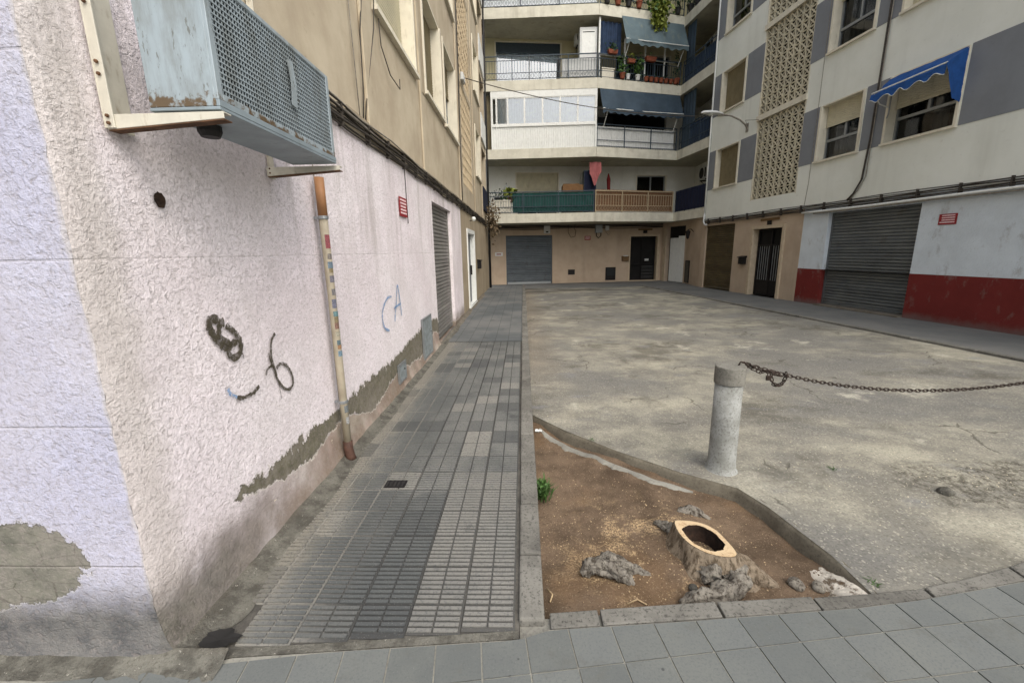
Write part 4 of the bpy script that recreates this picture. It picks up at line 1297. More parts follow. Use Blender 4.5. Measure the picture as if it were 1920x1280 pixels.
# ---- black cable bundle along the left wall
CB = empty('cable_bundle', (WL, 4, 2.85), 0, 'thick black cable bundle running along the tan building above the pink wall', 'cables')
for i in range(9):
    pts = []
    y = 2.62 if i < 6 else 3.4
    k = 0
    while y < 18.6:
        sag = .012 * math.sin(k * 1.3 + i) + .01 * random.uniform(-1, 1)
        pts.append((.022 + .013 * (i % 3) + .006 * math.sin(k * .9 + i * 2), y - 4, -.055 + .022 * i + sag))
        y += .45
        k += 1
    obj('cable', MB().tube(pts, random.choice([.008, .010, .012]), 6), M['cable'] if i not in (6, 8) else M['cable_pale'], CB, smooth=True)
for y in lin(3.2, 18, 24):
    obj('clip', MB().box(.0, .05, y - 4 - .008, y - 4 + .008, -.07, .12), M['cable'], CB)
# hanging service drops on the facade
def drop(name, pts, r, label, mat='cable', group=None):
    return iron_tube(name, [(WL + x, y, z) for x, y, z in pts], r, mat, None, label=label, cat='cable', group=group)
drop('service_cable', [(.02, 4.42, 3.0), (.03, 4.46, 3.3), (.03, 4.5, 3.8), (.04, 4.75, 4.6), (.03, 5.0, 6.5)], .007, 'slack black cable pair rising from the bundle beside the nearest blind')
drop('service_cable', [(.02, 4.47, 3.0), (.03, 4.62, 3.4), (.04, 4.9, 4.0), (.03, 5.05, 4.5), (.03, 5.05, 6.5)], .006, 'thin cable hanging across the tan wall under the first blind')
drop('service_cable', [(.03, 5.12, 4.2), (.03, 5.15, 3.95), (.04, 5.4, 3.75), (.05, 5.75, 3.72), (.04, 5.8, 3.85)], .006, 'loose cut cable end curling below the sill')
drop('service_cable', [(.03, 4.3, 3.0), (.02, 4.28, 4.0), (.02, 4.25, 6.5)], .005, 'straight pale wire fixed up the tan wall', 'cable_pale')
drop('service_cable', [(.03, 11.2, 3.0), (.03, 11.22, 4.5), (.05, 11.25, 6.0), (.04, 11.3, 9.0)], .016, 'dark conduit climbing beside the breeze blocks')
drop('service_cable', [(.012, 5.84, 2.85), (.012, 5.84, 2.5), (.014, 5.84, 2.1)], .005, 'thin wire dropping past the red sign on pink wall')
# downpipes at the building's far end
iron_tube('downpipe', [(WL + .07, 19.2, .1), (WL + .07, 19.2, 7), (WL + .07, 19.2, 14.2)], .05, 'black', label='tall black downpipe at the far end of the tan building', cat='downpipe')
# wall lamp
WLm = empty('wall_lamp', (WL, 12.8, 2.62), 0, 'small round white lamp above the white entrance door', 'wall lamp')
obj('bracket', MB().tube([(0, 0, 0), (.06, 0, .0), (.12, 0, .02)], .012, 6), M['iron'], WLm)
obj('globe', MB().lathe([(.01, -.07), (.055, -.045), (.07, 0), (.055, .045), (.02, .06)], 14), M['lampglass'], WLm, loc=(.12, 0, .05), smooth=True)
# intercom handle/mail slot
mbx = empty('letter_box', (WL, 14.6, 1.15), 0, 'small black letter box by the white entrance door', 'letter box')
obj('box', MB().box(0, .12, -.15, .15, 0, .26), M['iron'], mbx, bev=.01)
obj('lid', MB().prism_y([(0, .262), (.16, .262), (.16, .28), (0, .31)], -.17, .17), M['iron'], mbx)
# dried vine at the far balcony
def leaves(mb, c, rad, n, size, rnd, droop=0.0):
    for _ in range(n):
        p = Vector((rnd.gauss(0, .45), rnd.gauss(0, .45), rnd.gauss(0, .45)))
        q = Vector((c[0] + p.x * rad[0], c[1] + p.y * rad[1], c[2] + p.z * rad[2]))
        d = Vector((rnd.uniform(-1, 1), rnd.uniform(-1, 1), rnd.uniform(-1, .8) - droop)).normalized()
        s = d.cross(Vector((rnd.uniform(-1, 1), rnd.uniform(-1, 1), rnd.uniform(-1, 1)))).normalized()
        l = size * rnd.uniform(.6, 1.4)
        w = l * rnd.uniform(.2, .4)
        mb.add([tuple(q), tuple(q + d * l * .5 + s * w), tuple(q + d * l), tuple(q + d * l * .5 - s * w)], [(0, 1, 2, 3)])
    return mb
rv = random.Random(5)
vn = empty('hanging_vine', (WL + .2, 18.3, 3.3), 0, 'dried brown vine spilling from the low far balcony of the tan building', 'plant')
obj('foliage', leaves(MB(), (.08, 0, -.25), (.28, .6, .7), 420, .12, rv, .5), M['dry'], vn)
obj('stem', MB().tube([(-.15, 0, .3), (.05, .1, .1), (.1, 0, -.5)], .02, 6), M['dry'], vn)

# ================================================================== RIGHT BUILDING (sg=-1)
RB = empty('apartment_building', (RO[0], RO[1], 0), TH, 'cream apartment block with grey panels and a red and white ground floor', 'building')
gx = .03
SH = (-3.09, -.74, .1, 2.55)
o = obj('white_wall', wall_holes(-9, .12, 1.07, 2.74, [(SH[0], SH[1], 1.07, SH[3])], -1, .28), M['whitewall'], RB, loc=(gx, 0, 0))
o = obj('red_dado', wall_holes(-9, .12, .0, 1.07, [(SH[0], SH[1], .0, 1.07)], -1, .28), M['redwall'], RB, loc=(gx - .004, 0, 0))
obj('ground_floor_wall', wall_holes(.12, 5.5, .0, 2.74, [(.84, 2.20, .1, 2.30), (3.3, 5.2, .1, 2.56)], -1, .28), M['peach'], RB, loc=(gx, 0, 0))
obj('wall_corner', MB().box(-.012, .02, .112, .13, .1, 2.70), M['peach'], RB, loc=(gx, 0, 0))
sh = roller_shutter(RB, SH[0], SH[1], .14, SH[3], -1, .17, 'shut_dark', .077)
obj('threshold', MB().box(-.10, .25, SH[0], SH[1], .08, .135), M['fillet'], RB, bev=.008)
roller_shutter(RB, 3.3, 5.2, .12, 2.56, -1, .12, 'shut_brown', .077)
# entrance with iron gate
dd = MB()
xb(dd, -1, -.25, .03, .76, .85, .1, 2.38); xb(dd, -1, -.25, .03, 2.19, 2.30, .1, 2.38); xb(dd, -1, -.25, .03, .85, 2.19, 2.28, 2.38)
door = obj('door', dd, M['stone_door'], RB)
dl = MB()
xb(dl, -1, -.24, -.28, .85, 2.19, .1, 2.28)
obj('door_backing', dl, M['dark'], door)
gt = MB()
for u in lin(.90, 2.14, 3): xb(gt, -1, -.17, -.22, u - .03, u + .03, .12, 2.26)
for z in (.14, .6, 1.75, 2.24): xb(gt, -1, -.175, -.215, .9, 2.14, z - .025, z + .025)
xb(gt, -1, -.19, -.2, .92, 2.12, .16, .58)
obj('iron_gate', gt, M['iron'], door)
bm_ = MB().tube([(.19, 0, .62), (.19, 0, 1.73)], .009, 6).mesh('gate_bar'); bm_.materials.append(M['alu'])
for u in lin(.99, 2.05, 11): obj('gate_bar', bm_, None, door, loc=(0, u, 0))
# upper facade with windows and breeze-block screens
HR = []
SCR = []
for k in range(4):
    z0 = 3.95 + 2.65 * k
    HR += [(-1.33, -.10, z0, z0 + 1.38), (-3.45, -2.02, z0, z0 + 1.38), (3.43, 4.78, z0, z0 + 1.38), (-7.2, -5.8, z0, z0 + 1.38)]
    zs_ = 3.25 + 2.62 * k
    HR.append((.545, 2.515, zs_, zs_ + 2.45))
    SCR.append(zs_)
obj('upper_facade', wall_holes(-9, 5.35, 2.74, 14.2, HR, -1, .26), M['cream'], RB)
obj('overhang_soffit', MB().add([(0, -9, 2.74), (0, 5.35, 2.74), (gx + .02, 5.35, 2.74), (gx + .02, -9, 2.74)], [(0, 1, 2, 3)]), M['cream'], RB)
obj('end_wall', MB().box(.01, 3.4, 5.33, 5.40, 2.74, 14.2).box(-.002, 6, -9.1, -9.0, 0, 14.2), M['cream'], RB)
obj('roof', MB().box(-.3, 6, -9.2, 5.45, 14.2, 14.45), M['fascia'], RB)
for k in range(4):
    z0 = 3.95 + 2.65 * k
    window(RB, -1.33, -.10, z0, z0 + 1.38, -1, [.37, .14, .5, .3][k], 'blind', curtain=[(.55, 1.0)], trim='trim')
    window(RB, -3.45, -2.02, z0, z0 + 1.38, -1, [.46, 1, .4, .7][k], 'blind', curtain=[(.3, .5), (.1, .2)])
    window(RB, 3.43, 4.78, z0, z0 + 1.38, -1, [1, .90, .08, .5][k], 'blind_brown', curtain=None)
    window(RB, -7.2, -5.8, z0, z0 + 1.38, -1, [.5, .3, .8, .2][k], 'blind')
    for (a, b) in ((2.53, 3.36), (-.03, .53), (-1.96, -1.40), (-5.74, -3.52), (4.84, 5.28), (-8.9, -7.26)):
        p_ = MB(); xb(p_, -1, .001, .007, a, b, z0 - .02, z0 + 1.40)
        obj('grey_panel', p_, M['greypanel'], RB)
blk = MB()
S = .244
blk.box(0, .045, 0, S, 0, .015); blk.box(0, .045, 0, S, S - .015, S); blk.box(0, .045, 0, .015, .015, S - .015); blk.box(0, .045, S - .015, S, .015, S - .015)
blk.bar((.022, .012, .012), (.022, S - .012, S - .012), .034, .030, (1, 0, 0))
blk.bar((.023, S * .5, S * .5), (.023, S * .10, S * .90), .026, .015, (1, 0, 0))
blk.bar((.023, S * .5, S * .5), (.023, S * .90, S * .10), .026, .015, (1, 0, 0))
blk_me = blk.mesh('breeze_block'); blk_me.materials.append(M['block'])
for k, zs_ in enumerate(SCR[:3]):
    bk = MB(); xb(bk, -1, -.255, -.30, .4, 2.7, zs_ - .1, zs_ + 2.5)
    sc_ = obj('breeze_block_screen', bk, M['dark'], RB)
    for (a, b) in ((.505, .548), (2.512, 2.555)):
        fr_ = MB(); xb(fr_, -1, -.12, .004, a, b, zs_ - .03, zs_ + 2.449); obj('screen_frame', fr_, M['trim'], sc_)
    for i in range(8):
        for j in range(10):
            obj('breeze_block', blk_me, None, sc_, loc=(.012 + random.uniform(-.003, .003), .550 + i * .245, zs_ + .005 + j * .244))
    lg = MB(); xb(lg, -1, -.1, .05, .48, 2.58, zs_ + 2.45, zs_ + 2.60)
    obj('ledge', lg, M['trim'], sc_)
# sign, cables, conduits
rule_sign('rules_sign', rw(gx - .006, -3.645) + (2.07,), TH, .33, .21, 4, 'red rules sign with white lettering on the white textured wall', -1)
CR = empty('cable_bundle', rw(0, 0) + (2.72,), TH, 'dark cable run along the cream building above the shops', 'cables')
for i in range(7):
    pts = [(-.03 - .014 * (i % 2), s, -.07 + .028 * i + .012 * math.sin(s * 1.7 + i * 2) + (.0 if i else 0)) for s in lin(-9, 5.3, 40)]
    obj('cable', MB().tube(pts, [.009, .012, .008][i % 3], 6), M['cable'], CR, smooth=True)
obj('white_conduit', MB().tube([(-.06, s, -.10 + .008 * math.sin(s)) for s in lin(-9, .1, 24)], .028, 8), M['whitepaint'], CR, smooth=True)
obj('white_conduit', MB().tube([(-.05, s, -.145 + .006 * math.sin(s * 1.3)) for s in lin(-9, -.3, 24)], .016, 8), M['cable_pale'], CR, smooth=True)
for s in lin(-8.6, 5, 18): obj('clip', MB().box(-.06, .03, s - .01, s + .01, -.09, .12), M['cable'], CR)
def rdrop(pts, r, label, mat='cable'):
    return iron_tube('service_cable', [rw(x, s) + (z,) for x, s, z in pts], r, mat, None, label=label, cat='cable')
rdrop([(-.03, -1.30, 2.82), (-.03, -1.45, 2.95), (-.03, -1.62, 3.25), (-.03, -1.69, 4.2), (-.03, -1.71, 7), (-.03, -1.74, 14)], .022, 'thick black cable rising between the two right windows of the cream facade')
rdrop([(-.03, -1.36, 2.82), (-.03, -1.55, 3.0), (-.03, -1.72, 3.3), (-.03, -1.76, 7), (-.03, -1.8, 14)], .012, 'thinner cable strapped beside the thick black riser', 'cable_pale')
rdrop([(-.012, .12, 2.8), (-.012, .06, 3.4), (-.012, .04, 5), (-.012, .02, 14)], .006, 'fine grey wire down the cream facade beside the breeze blocks', 'cable_pale')
dpw = iron_tube('downpipe', [rw(-.05, 5.27) + (z,) for z in (3.05, 6, 10, 14.1)], .032, 'whitepaint', label='slim white downpipe on the far edge of the cream building', cat='downpipe')
obj('elbow', MB().tube([Vector(rw(-.05, 5.27) + (3.05,)), Vector(rw(-.05, 5.3) + (2.75,)), Vector(rw(-.08, 5.15) + (2.62,)), Vector(rw(-.14, 4.9) + (2.60,))], .034, 8), M['plas_white'], dpw, smooth=True)
# small fittings
rm = empty('letter_box', rw(gx, 2.62) + (1.12,), TH, 'black letter box beside the iron gate entrance', 'letter box')
obj('box', MB().box(-.13, -.005, -.14, .14, 0, .22), M['iron'], rm, bev=.01)
obj('lid', MB().prism_y([(-.17, .225), (0, .225), (0, .29), (-.17, .245)], -.16, .16), M['iron'], rm)
dn = empty('door_plaque', rw(gx, 1.5) + (2.46,), TH, 'small wrought plaque above the iron gate entrance', 'plaque')
obj('plate', MB().box(-.03, -.004, -.42, .42, .06, .13), M['mailbox'], dn)
obj('number_tile', MB().box(-.034, -.004, -.09, .09, -.08, .055), M['iron'], dn)

# ---- street lamp on an arm
SLb = rw(-.0, 3.06)
SL = empty('street_lamp', SLb + (5.66,), TH, 'white street lamp head on a curved grey arm fixed to the cream facade', 'street lamp')
obj('arm', MB().tube([(-.02, 0, 0), (-.10, .0, .10), (-.30, 0, .24), (-.62, 0, .36), (-.98, 0, .42)], [.035, .03, .027, .025, .024], 8), M['cable_pale'], SL, smooth=True)
obj('wall_plate', MB().box(-.03, -.002, -.06, .06, -.14, .14), M['cable_pale'], SL, bev=.006)
hd = MB()
for i, (t, w, h) in enumerate(((0, .05, .05), (.12, .09, .08), (.3, .13, .11), (.5, .14, .115), (.68, .10, .08), (.76, .03, .03))):
    pass
prof = ((-.92, .045, .05), (-1.02, .085, .075), (-1.18, .125, .10), (-1.40, .135, .105), (-1.60, .10, .08), (-1.70, .03, .03))
vs, fs = [], []
for (x, w, h) in prof:
    for j in range(12):
        a = math.pi * j / 11
        vs.append((x, w * math.cos(a), .40 - .04 * (x + .9) + h * math.sin(a)))
for i in range(len(prof) - 1):
    for j in range(11):
        fs.append((i * 12 + j, i * 12 + j + 1, (i + 1) * 12 + j + 1, (i + 1) * 12 + j))
    fs.append((i * 12 + 11, i * 12, (i + 1) * 12, (i + 1) * 12 + 11))
obj('lamp_head', MB().add(vs, fs), M['lampwhite'], SL, smooth=True)
obj('lens', MB().lathe([(.10, 0), (.085, -.03), (.03, -.045)], 14), M['lampglass'], SL, loc=(-1.35, 0, .415), smooth=True)
rdrop([(-.02, 2.4, 5.72), (-.3, 2.75, 5.80), (-.05, 3.0, 5.70)], .008, 'short feed wire to the street lamp arm')
# span wire between the facades
a_, b_ = Vector((WL + .06, 12.3, 6.25)), Vector(rw(-.75, 3.05) + (6.02,))
pts = [a_.lerp(b_, t) + Vector((0, 0, -.30 * 4 * t * (1 - t))) for t in lin(0, 1, 22)]
iron_tube('span_wire', pts, .011, 'cable', label='black wire slung across the courtyard from the tan block to the lamp', cat='wire')
sb = empty('junction_box', (WL, 12.25, 6.22), 0, 'small white junction box with a slung wire on the tan facade', 'junction box')
obj('case', MB().box(.0, .07, -.28, .1, -.12, .06), M['plas_white'], sb, bev=.01)
obj('cover', MB().box(.07, .08, -.25, .07, -.10, .04), M['plas_white'], sb)

# ---- blue window awning
AW = empty('window_awning', rw(0, -2.73) + (5.33,), TH, 'bright blue fabric awning drooping over a window of the cream block', 'awning')
L = .76
def canvas(u, v):
    y = -L + 2 * L * u
    if v < .7:
        t = v / .7
        x, z = -.04 - .38 * t, -.02 - .31 * t - .03 * math.sin(t * 3.1) * (1 + .6 * noise.noise((y * 3, 0, 0)))
    else:
        t = (v - .7) / .3
        x, z = -.44 - .02 * t, -.29 - .17 * t * (1 + (.24 + .2 * noise.noise((u * 4, 3, 1))) * math.cos(u * math.pi * 2 * 4.5 + 1.2 * noise.noise((u * 5, 1, 1))))
    z -= .05 * u * (1 if v > .3 else 0) + .02 * noise.noise((y * 5, v * 3, 2))
    x += .015 * noise.noise((y * 6, v * 4, 5))
    return (x, y, z)
obj('canvas', MB().grid(canvas, lin(0, 1, 60), lin(0, 1, 24)), M['blue_fab'], AW, smooth=True)
hm = [canvas(u, 1.0) for u in lin(0, 1, 60)]
obj('hem', MB().tube([(p[0] - .002, p[1], p[2]) for p in hm], .008, 6), M['hem'], AW, smooth=True)
def side(u, v):
    return (-.03 - .42 * u * (1 - v * .55), -L - .004 + .012 * noise.noise((u * 5, v * 5, 0)), -.03 - .27 * u - (.95 - .35 * u) * v)
obj('side_flap', MB().grid(side, lin(0, 1, 12), lin(0, 1, 16)), M['blue_fab'], AW, smooth=True)
obj('arm', MB().tube([(-.02, L - .05, -.62), (-.25, L - .05, -.55), (-.43, L - .05, -.33)], .012, 6), M['whitepaint'], AW)
obj('crank', MB().tube([(-.06, L - .12, -.35), (-.07, L - .12, -.78), (-.10, L - .12, -.86)], .014, 6), M['alu'], AW)
obj('front_bar', MB().tube([(-.43, -L, -.29), (-.43, L, -.33)], .015, 6), M['whitepaint'], AW)

# ================================================================== BACK BUILDING (local y along the wall, +x out to the plaza)
BA = math.atan2(1.2, 9.2) - math.pi / 2
BP = Vector((-1.6, 20.7, 0))
BB = empty('apartment_building', BP, BA, 'pale apartment block with zigzag balconies closing the courtyard', 'building')
BBM = Matrix.Translation(BP) @ Matrix.Rotation(BA, 4, 'Z')
BBI = BBM.inverted()
def bw(u, x=0.0, z=0.0):
    return tuple(BBM @ Vector((x, u, z)))
def wobj(name, mb, mat, **k):
    o = obj(name, mb, mat, None, **k)
    o.parent = BB
    o.matrix_parent_inverse = BBI
    return o
FL = [3.31, 5.98, 8.63, 11.28]
UL = 10.4
obj('ground_floor_wall', wall_holes(0, UL, 0, 2.95, [(.78, 3.08, .08, 2.46), (7.06, 8.48, .12, 2.34)], 1, .3), M['peach'], BB)
obj('upper_wall', wall_holes(0, UL, 2.95, 5.75, [(1.34, 3.34, 3.33, 5.32), (7.25, 8.72, 4.15, 5.20)], 1, .2), M['white_upper'], BB)
obj('upper_wall', wall_holes(0, UL, 5.75, 8.4, [(5.6, 8.6, 6.0, 8.0)], 1, .2), M['white_upper'], BB)
obj('upper_wall', wall_holes(0, UL, 8.4, 11.0, [(.50, 3.44, 8.66, 10.80), (6.0, 8.6, 8.66, 10.4)], 1, .2), M['ochre_upper'], BB)
obj('upper_wall', wall_holes(0, UL, 11.0, 14.2, [(.50, 3.44, 11.3, 13.4)], 1, .2), M['ochre_upper'], BB)
obj('roof', MB().box(-7, 2.6, -.1, UL, 14.2, 14.5), M['fascia'], BB)
obj('interior_backing', MB().box(-.9, -.88, 0, UL, 2.9, 14.0), M['dark'], BB)
sh = roller_shutter(BB, .78, 3.08, .12, 2.46, 1, .12, 'shut_blue', .085)
obj('pale_bottom_rail', MB().box(-.11, -.08, .84, 3.02, .1, .2), M['alu'], sh)
# entrance
dd = MB()
dd.box(-.26, .02, 6.98, 7.07, .1, 2.42).box(-.26, .02, 8.47, 8.58, .1, 2.42).box(-.26, .02, 7.07, 8.47, 2.33, 2.42).box(-.26, .05, 6.98, 8.58, .1, .15)
door = obj('door', dd, M['stone_door'], BB)
obj('door_backing', MB().box(-.32, -.30, 7.07, 8.47, .1, 2.34), M['dark'], door)
gt = MB()
for u in (7.1, 7.75, 8.42): gt.box(-.2, -.16, u - .025, u + .025, .15, 2.33)
for z in (.2, .95, 2.28): gt.box(-.195, -.165, 7.1, 8.42, z - .025, z + .025)
obj('iron_gate', gt, M['iron'], door)
scm = MB().tube([(-.18, .05 * math.cos(t), .05 * math.sin(t)) for t in lin(0, 5.2, 9)], .006, 5).mesh('scroll'); scm.materials.append(M['alu'])
for i in range(5):
    for j in range(4): obj('scroll', scm, None, door, loc=(0, 7.84 + .125 * i, .3 + .17 * j))
obj('handle_plate', MB().box(-.16, -.12, 7.9, 8.1, 1.12, 1.22), M['plas_white'], door)
# small wall things
def bthing(name, label, cat, u, z, parts):
    t = empty(name, bw(u, 0.004, z), BA, label, cat)
    for nm, mb_, mt in parts: obj(nm, mb_, M[mt], t)
    return t
bthing('vent_grille', 'small black vent low on the peach wall', 'vent', 4.05, .52, [('frame', MB().box(0, .02, -.17, .17, 0, .25), 'iron'), ('louvre', MB().box(.02, .028, -.14, .14, .05, .08).box(.02, .028, -.14, .14, .12, .15).box(.02, .028, -.14, .14, .19, .22), 'black')])
bthing('service_hatch', 'black framed service hatch between the shutter and the dark doorway', 'hatch', 6.07, .2, [('frame', MB().box(0, .03, -.26, .26, 0, .64), 'iron'), ('panel', MB().box(.03, .034, -.2, .2, .22, .58), 'ventback')])
rule_sign('rules_sign', bw(4.85, .004, 2.19), BA, .30, .2, 3, 'small red rules sign on the peach back wall', 1)
bthing('notice_plate', 'small white notice on the peach wall left of the blue-grey shutter', 'notice', .43, 1.5, [('plate', MB().box(0, .01, -.19, .19, 0, .17), 'plas_white'), ('lettering', MB().box(.0105, .012, -.12, .10, .06, .11), 'signred')])
bthing('alarm_box', 'white alarm box above the blue-grey shutter', 'alarm box', 2.8, 2.54, [('case', MB().box(0, .09, -.15, .15, 0, .35), 'plas_white'), ('lamp', MB().box(.09, .11, -.06, .06, .03, .10), 'ventback')])
bthing('letter_box', 'brown letter box left of the dark doorway', 'letter box', 6.8, 1.14, [('box', MB().box(0, .12, -.17, .17, 0, .2), 'mailbox'), ('lid', MB().box(0, .14, -.18, .18, .2, .23), 'mailbox'), ('papers', MB().box(.03, .1, -.1, .12, .23, .27), 'plas_white')])
bthing('door_plaque', 'wrought house plaque above the dark doorway', 'plaque', 7.8, 2.50, [('bar', MB().box(0, .03, -.36, .36, .12, .2), 'mailbox'), ('number_tile', MB().box(0, .04, -.1, .1, -.02, .12), 'iron')])
mt_ = bthing('meter_box', 'grey meter box with a looped black cable on the peach wall', 'meter box', 5.38, 2.5, [('case', MB().box(0, .14, -.17, .17, .03, .40), 'alu')])
obj('cable_loop', MB().tube([(.06, -.1, .03), (.07, -.11, -.12), (.07, 0, -.22), (.07, .12, -.12), (.06, .12, .4)], .022, 6), M['black'], mt_, smooth=True)
c2 = bthing('cable_loop', 'loose loops of cable hanging from the first balcony soffit', 'cable', 4.1, 2.55, [('loop', MB().tube([(.04, -.25, .38), (.05, -.24, .0), (.05, -.1, -.22), (.05, .1, -.18), (.05, .14, .1), (.05, .05, .2), (.05, .1, .38)], .012, 6), 'cable')])
c3 = bthing('cable_loop', 'thin tangled cable by the meter box', 'cable', 5.85, 2.5, [('loop', MB().tube([(.04, -.1, .4), (.05, -.12, .1), (.05, .05, -.1), (.05, .14, .05), (.05, .0, .15)], .010, 6), 'cable_pale'), ('case', MB().box(0, .08, -.12, .06, .14, .36), 'plas_white')])
cb = empty('cable_bundle', bw(0, 0, 2.83), BA, 'dusty cable run under the first balcony of the back block', 'cables')
for i in range(6):
    obj('cable', MB().tube([(.03 + .02 * (i % 3), u, -.06 + .03 * i + .02 * math.sin(u * 1.9 + i) - (.05 * max(0, math.sin(u * 1.1 + i * .7)) if i == 0 else 0)) for u in lin(.1, 9.2, 30)], .014, 6), M['cable'], cb, smooth=True)

# ---- balcony slabs
A_, B_, C_, D_ = (-1.57, 19.2), (3.18, 19.15), (7.02, 20.35), (7.42, 17.9)
plan = [(-1.57, 21.0), A_, B_, C_, D_, (8.75, 18.05), (8.75, 22.4)]
def seg_frame(P, Q):
    d = Vector((Q[0] - P[0], Q[1] - P[1]))
    return d.length, math.atan2(d.y, d.x)
SLAB = []
for k, zf in enumerate(FL):
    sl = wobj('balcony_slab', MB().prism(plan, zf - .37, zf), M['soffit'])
    SLAB.append(sl)
    for (P, Q) in ((A_, B_), (B_, C_), (C_, D_)):
        ln, an = seg_frame(P, Q)
        n = max(3, round(ln / (.42 if k == 0 else .9)))
        w = ln / n
        me = MB().box(.003, w - .003, -.022, .0, -.375, .012).mesh('fascia_tile'); me.materials.append(M['fascia'])
        for i in range(n):
            t = i * w
            o = obj('fascia_tile', me, None, sl, loc=(P[0] + math.cos(an) * t, P[1] + math.sin(an) * t, zf + random.uniform(-.003, .003)), rz=an)
# wing wall behind the right-hand balconies, ground floor of the wing
wobj('wing_wall', MB().box(8.55, 8.7, 17.95, 22.6, 2.95, 14.2), M['white_upper'])
wing_f = Vector((7.42, 17.83, 0))
WA = -math.atan2(.23, 3.95)
WM = MB()
wobj('wing_ground_wall', MB().add([(0, 0, 0), (.0, 2.1, 0), (.0, 2.1, 2.95), (0, 0, 2.95)], [(3, 2, 1, 0)]), M['peach'], loc=wing_f, rz=WA)
wq = (wing_f.x + 2.1 * math.sin(-WA), wing_f.y + 2.1 * math.cos(WA), 0)
o = wobj('wing_ground_wall', wall_holes(0, 2.1, 0, 2.95, [(.10, 1.55, .1, 2.74)], -1, .3), M['peach'], loc=wq, rz=R(15.5))
obj('doorway_backing', MB().box(.2, .25, .05, 1.6, .1, 2.78), M['dark'], o)
for (a, b, zt, x) in ((.12, .66, 2.28, .05), (.66, 1.36, 2.2, .09)):
    obj('garage_door_leaf', MB().box(x, x + .04, a, b, .12, zt), M['whitepaint'], o, bev=.006)
obj('pale_jamb', MB().box(-.03, .1, 1.56, 1.76, .1, 2.75), M['stone_door'], o)
wt = empty('service_door', Matrix.Translation(wing_f) @ Matrix.Rotation(WA, 4, 'Z') @ Vector((0, 1.75, .16)), WA, 'rusty grey service door at the foot of the corner pillar', 'service door')
obj('panel', MB().box(-.03, 0, -.3, .16, 0, .95), simple('rusty_grey_panel', C(92, 88, 78), .7, .3, 16, dirt=(C(60, 52, 44), .8)), wt)
obj('frame', MB().box(-.04, .0, -.34, -.3, 0, 1.0).box(-.04, 0, .16, .2, 0, 1.0).box(-.04, 0, -.3, .16, .95, 1.0), M['iron'], wt)
ln_ = empty('wall_lantern', Matrix.Translation(wing_f) @ Matrix.Rotation(WA, 4, 'Z') @ Vector((0, 1.2, 2.4)), WA, 'black iron lantern on the corner pillar under the balcony', 'lantern')
obj('arm', MB().tube([(0, 0, 0), (-.12, 0, .12), (-.24, 0, .10)], .014, 6), M['iron'], ln_)
obj('cage', MB().lathe([(.02, .06), (.09, 0), (.11, -.02), (.06, -.30), (.02, -.34)], 6), M['iron'], ln_, loc=(-.24, 0, .04))

# ---- railings
def railing(k, P, Q, mat, pitch=.115, indiv=False, h=.92, off=.05, posts=4, label=None):
    z0 = FL[k] + .01
    ln, an = seg_frame(P, Q)
    e = .03
    m = MB()
    for (z, t) in ((h, .035), (h - .16, .022), (.30, .022), (.07, .022)):
        m.box(e, ln - e, off - t / 2, off + t / 2, z - t / 2, z + t / 2)
    for u in lin(e + .02, ln - e - .02, posts):
        m.box(u - .016, u + .016, off - .016, off + .016, 0, h)
    r_ = wobj('railing', m, M[mat], loc=(P[0], P[1], z0), rz=an)
    if pitch > 1: return r_
    n = int((ln - 2 * e) / pitch)
    bmh = MB().box(-.007, .007, off - .007, off + .007, .30, h - .16)
    if indiv:
        me = bmh.mesh('baluster'); me.materials.append(M[mat])
        for i in range(1, n): obj('baluster', me, None, r_, loc=(e + (ln - 2 * e) * i / n, 0, 0))
    else:
        mm = MB()
        for i in range(1, n):
            u = e + (ln - 2 * e) * i / n
            mm.box(u - .007, u + .007, off - .007, off + .007, .30, h - .16)
        obj('balusters', mm, M[mat], r_, kind='stuff')
    mm = MB()
    u = .1
    while u < ln - .15:
        mm.tube([(u + .05 * math.cos(t), off, .185 + .09 * math.sin(t)) for t in lin(0, 6.28, 9)], .006, 4, False)
        u += .14
    obj('lower_scrollwork', mm, M[mat], r_, kind='stuff')
    return r_
railing(0, A_, B_, 'rail_blue')
railing(0, B_, C_, 'rail_beige', indiv=True, pitch=.125)
railing(0, C_, D_, 'rail_blue')
railing(1, B_, C_, 'rail_blue', pitch=9)
railing(1, C_, D_, 'rail_blue')
railing(2, A_, B_, 'rail_blue', indiv=True, posts=5)
railing(2, B_, C_, 'rail_blue', indiv=True)
railing(2, C_, D_, 'rail_blue')
railing(3, A_, B_, 'rail_blue')
railing(3, B_, C_, 'rail_blue')
railing(3, C_, D_, 'rail_blue')

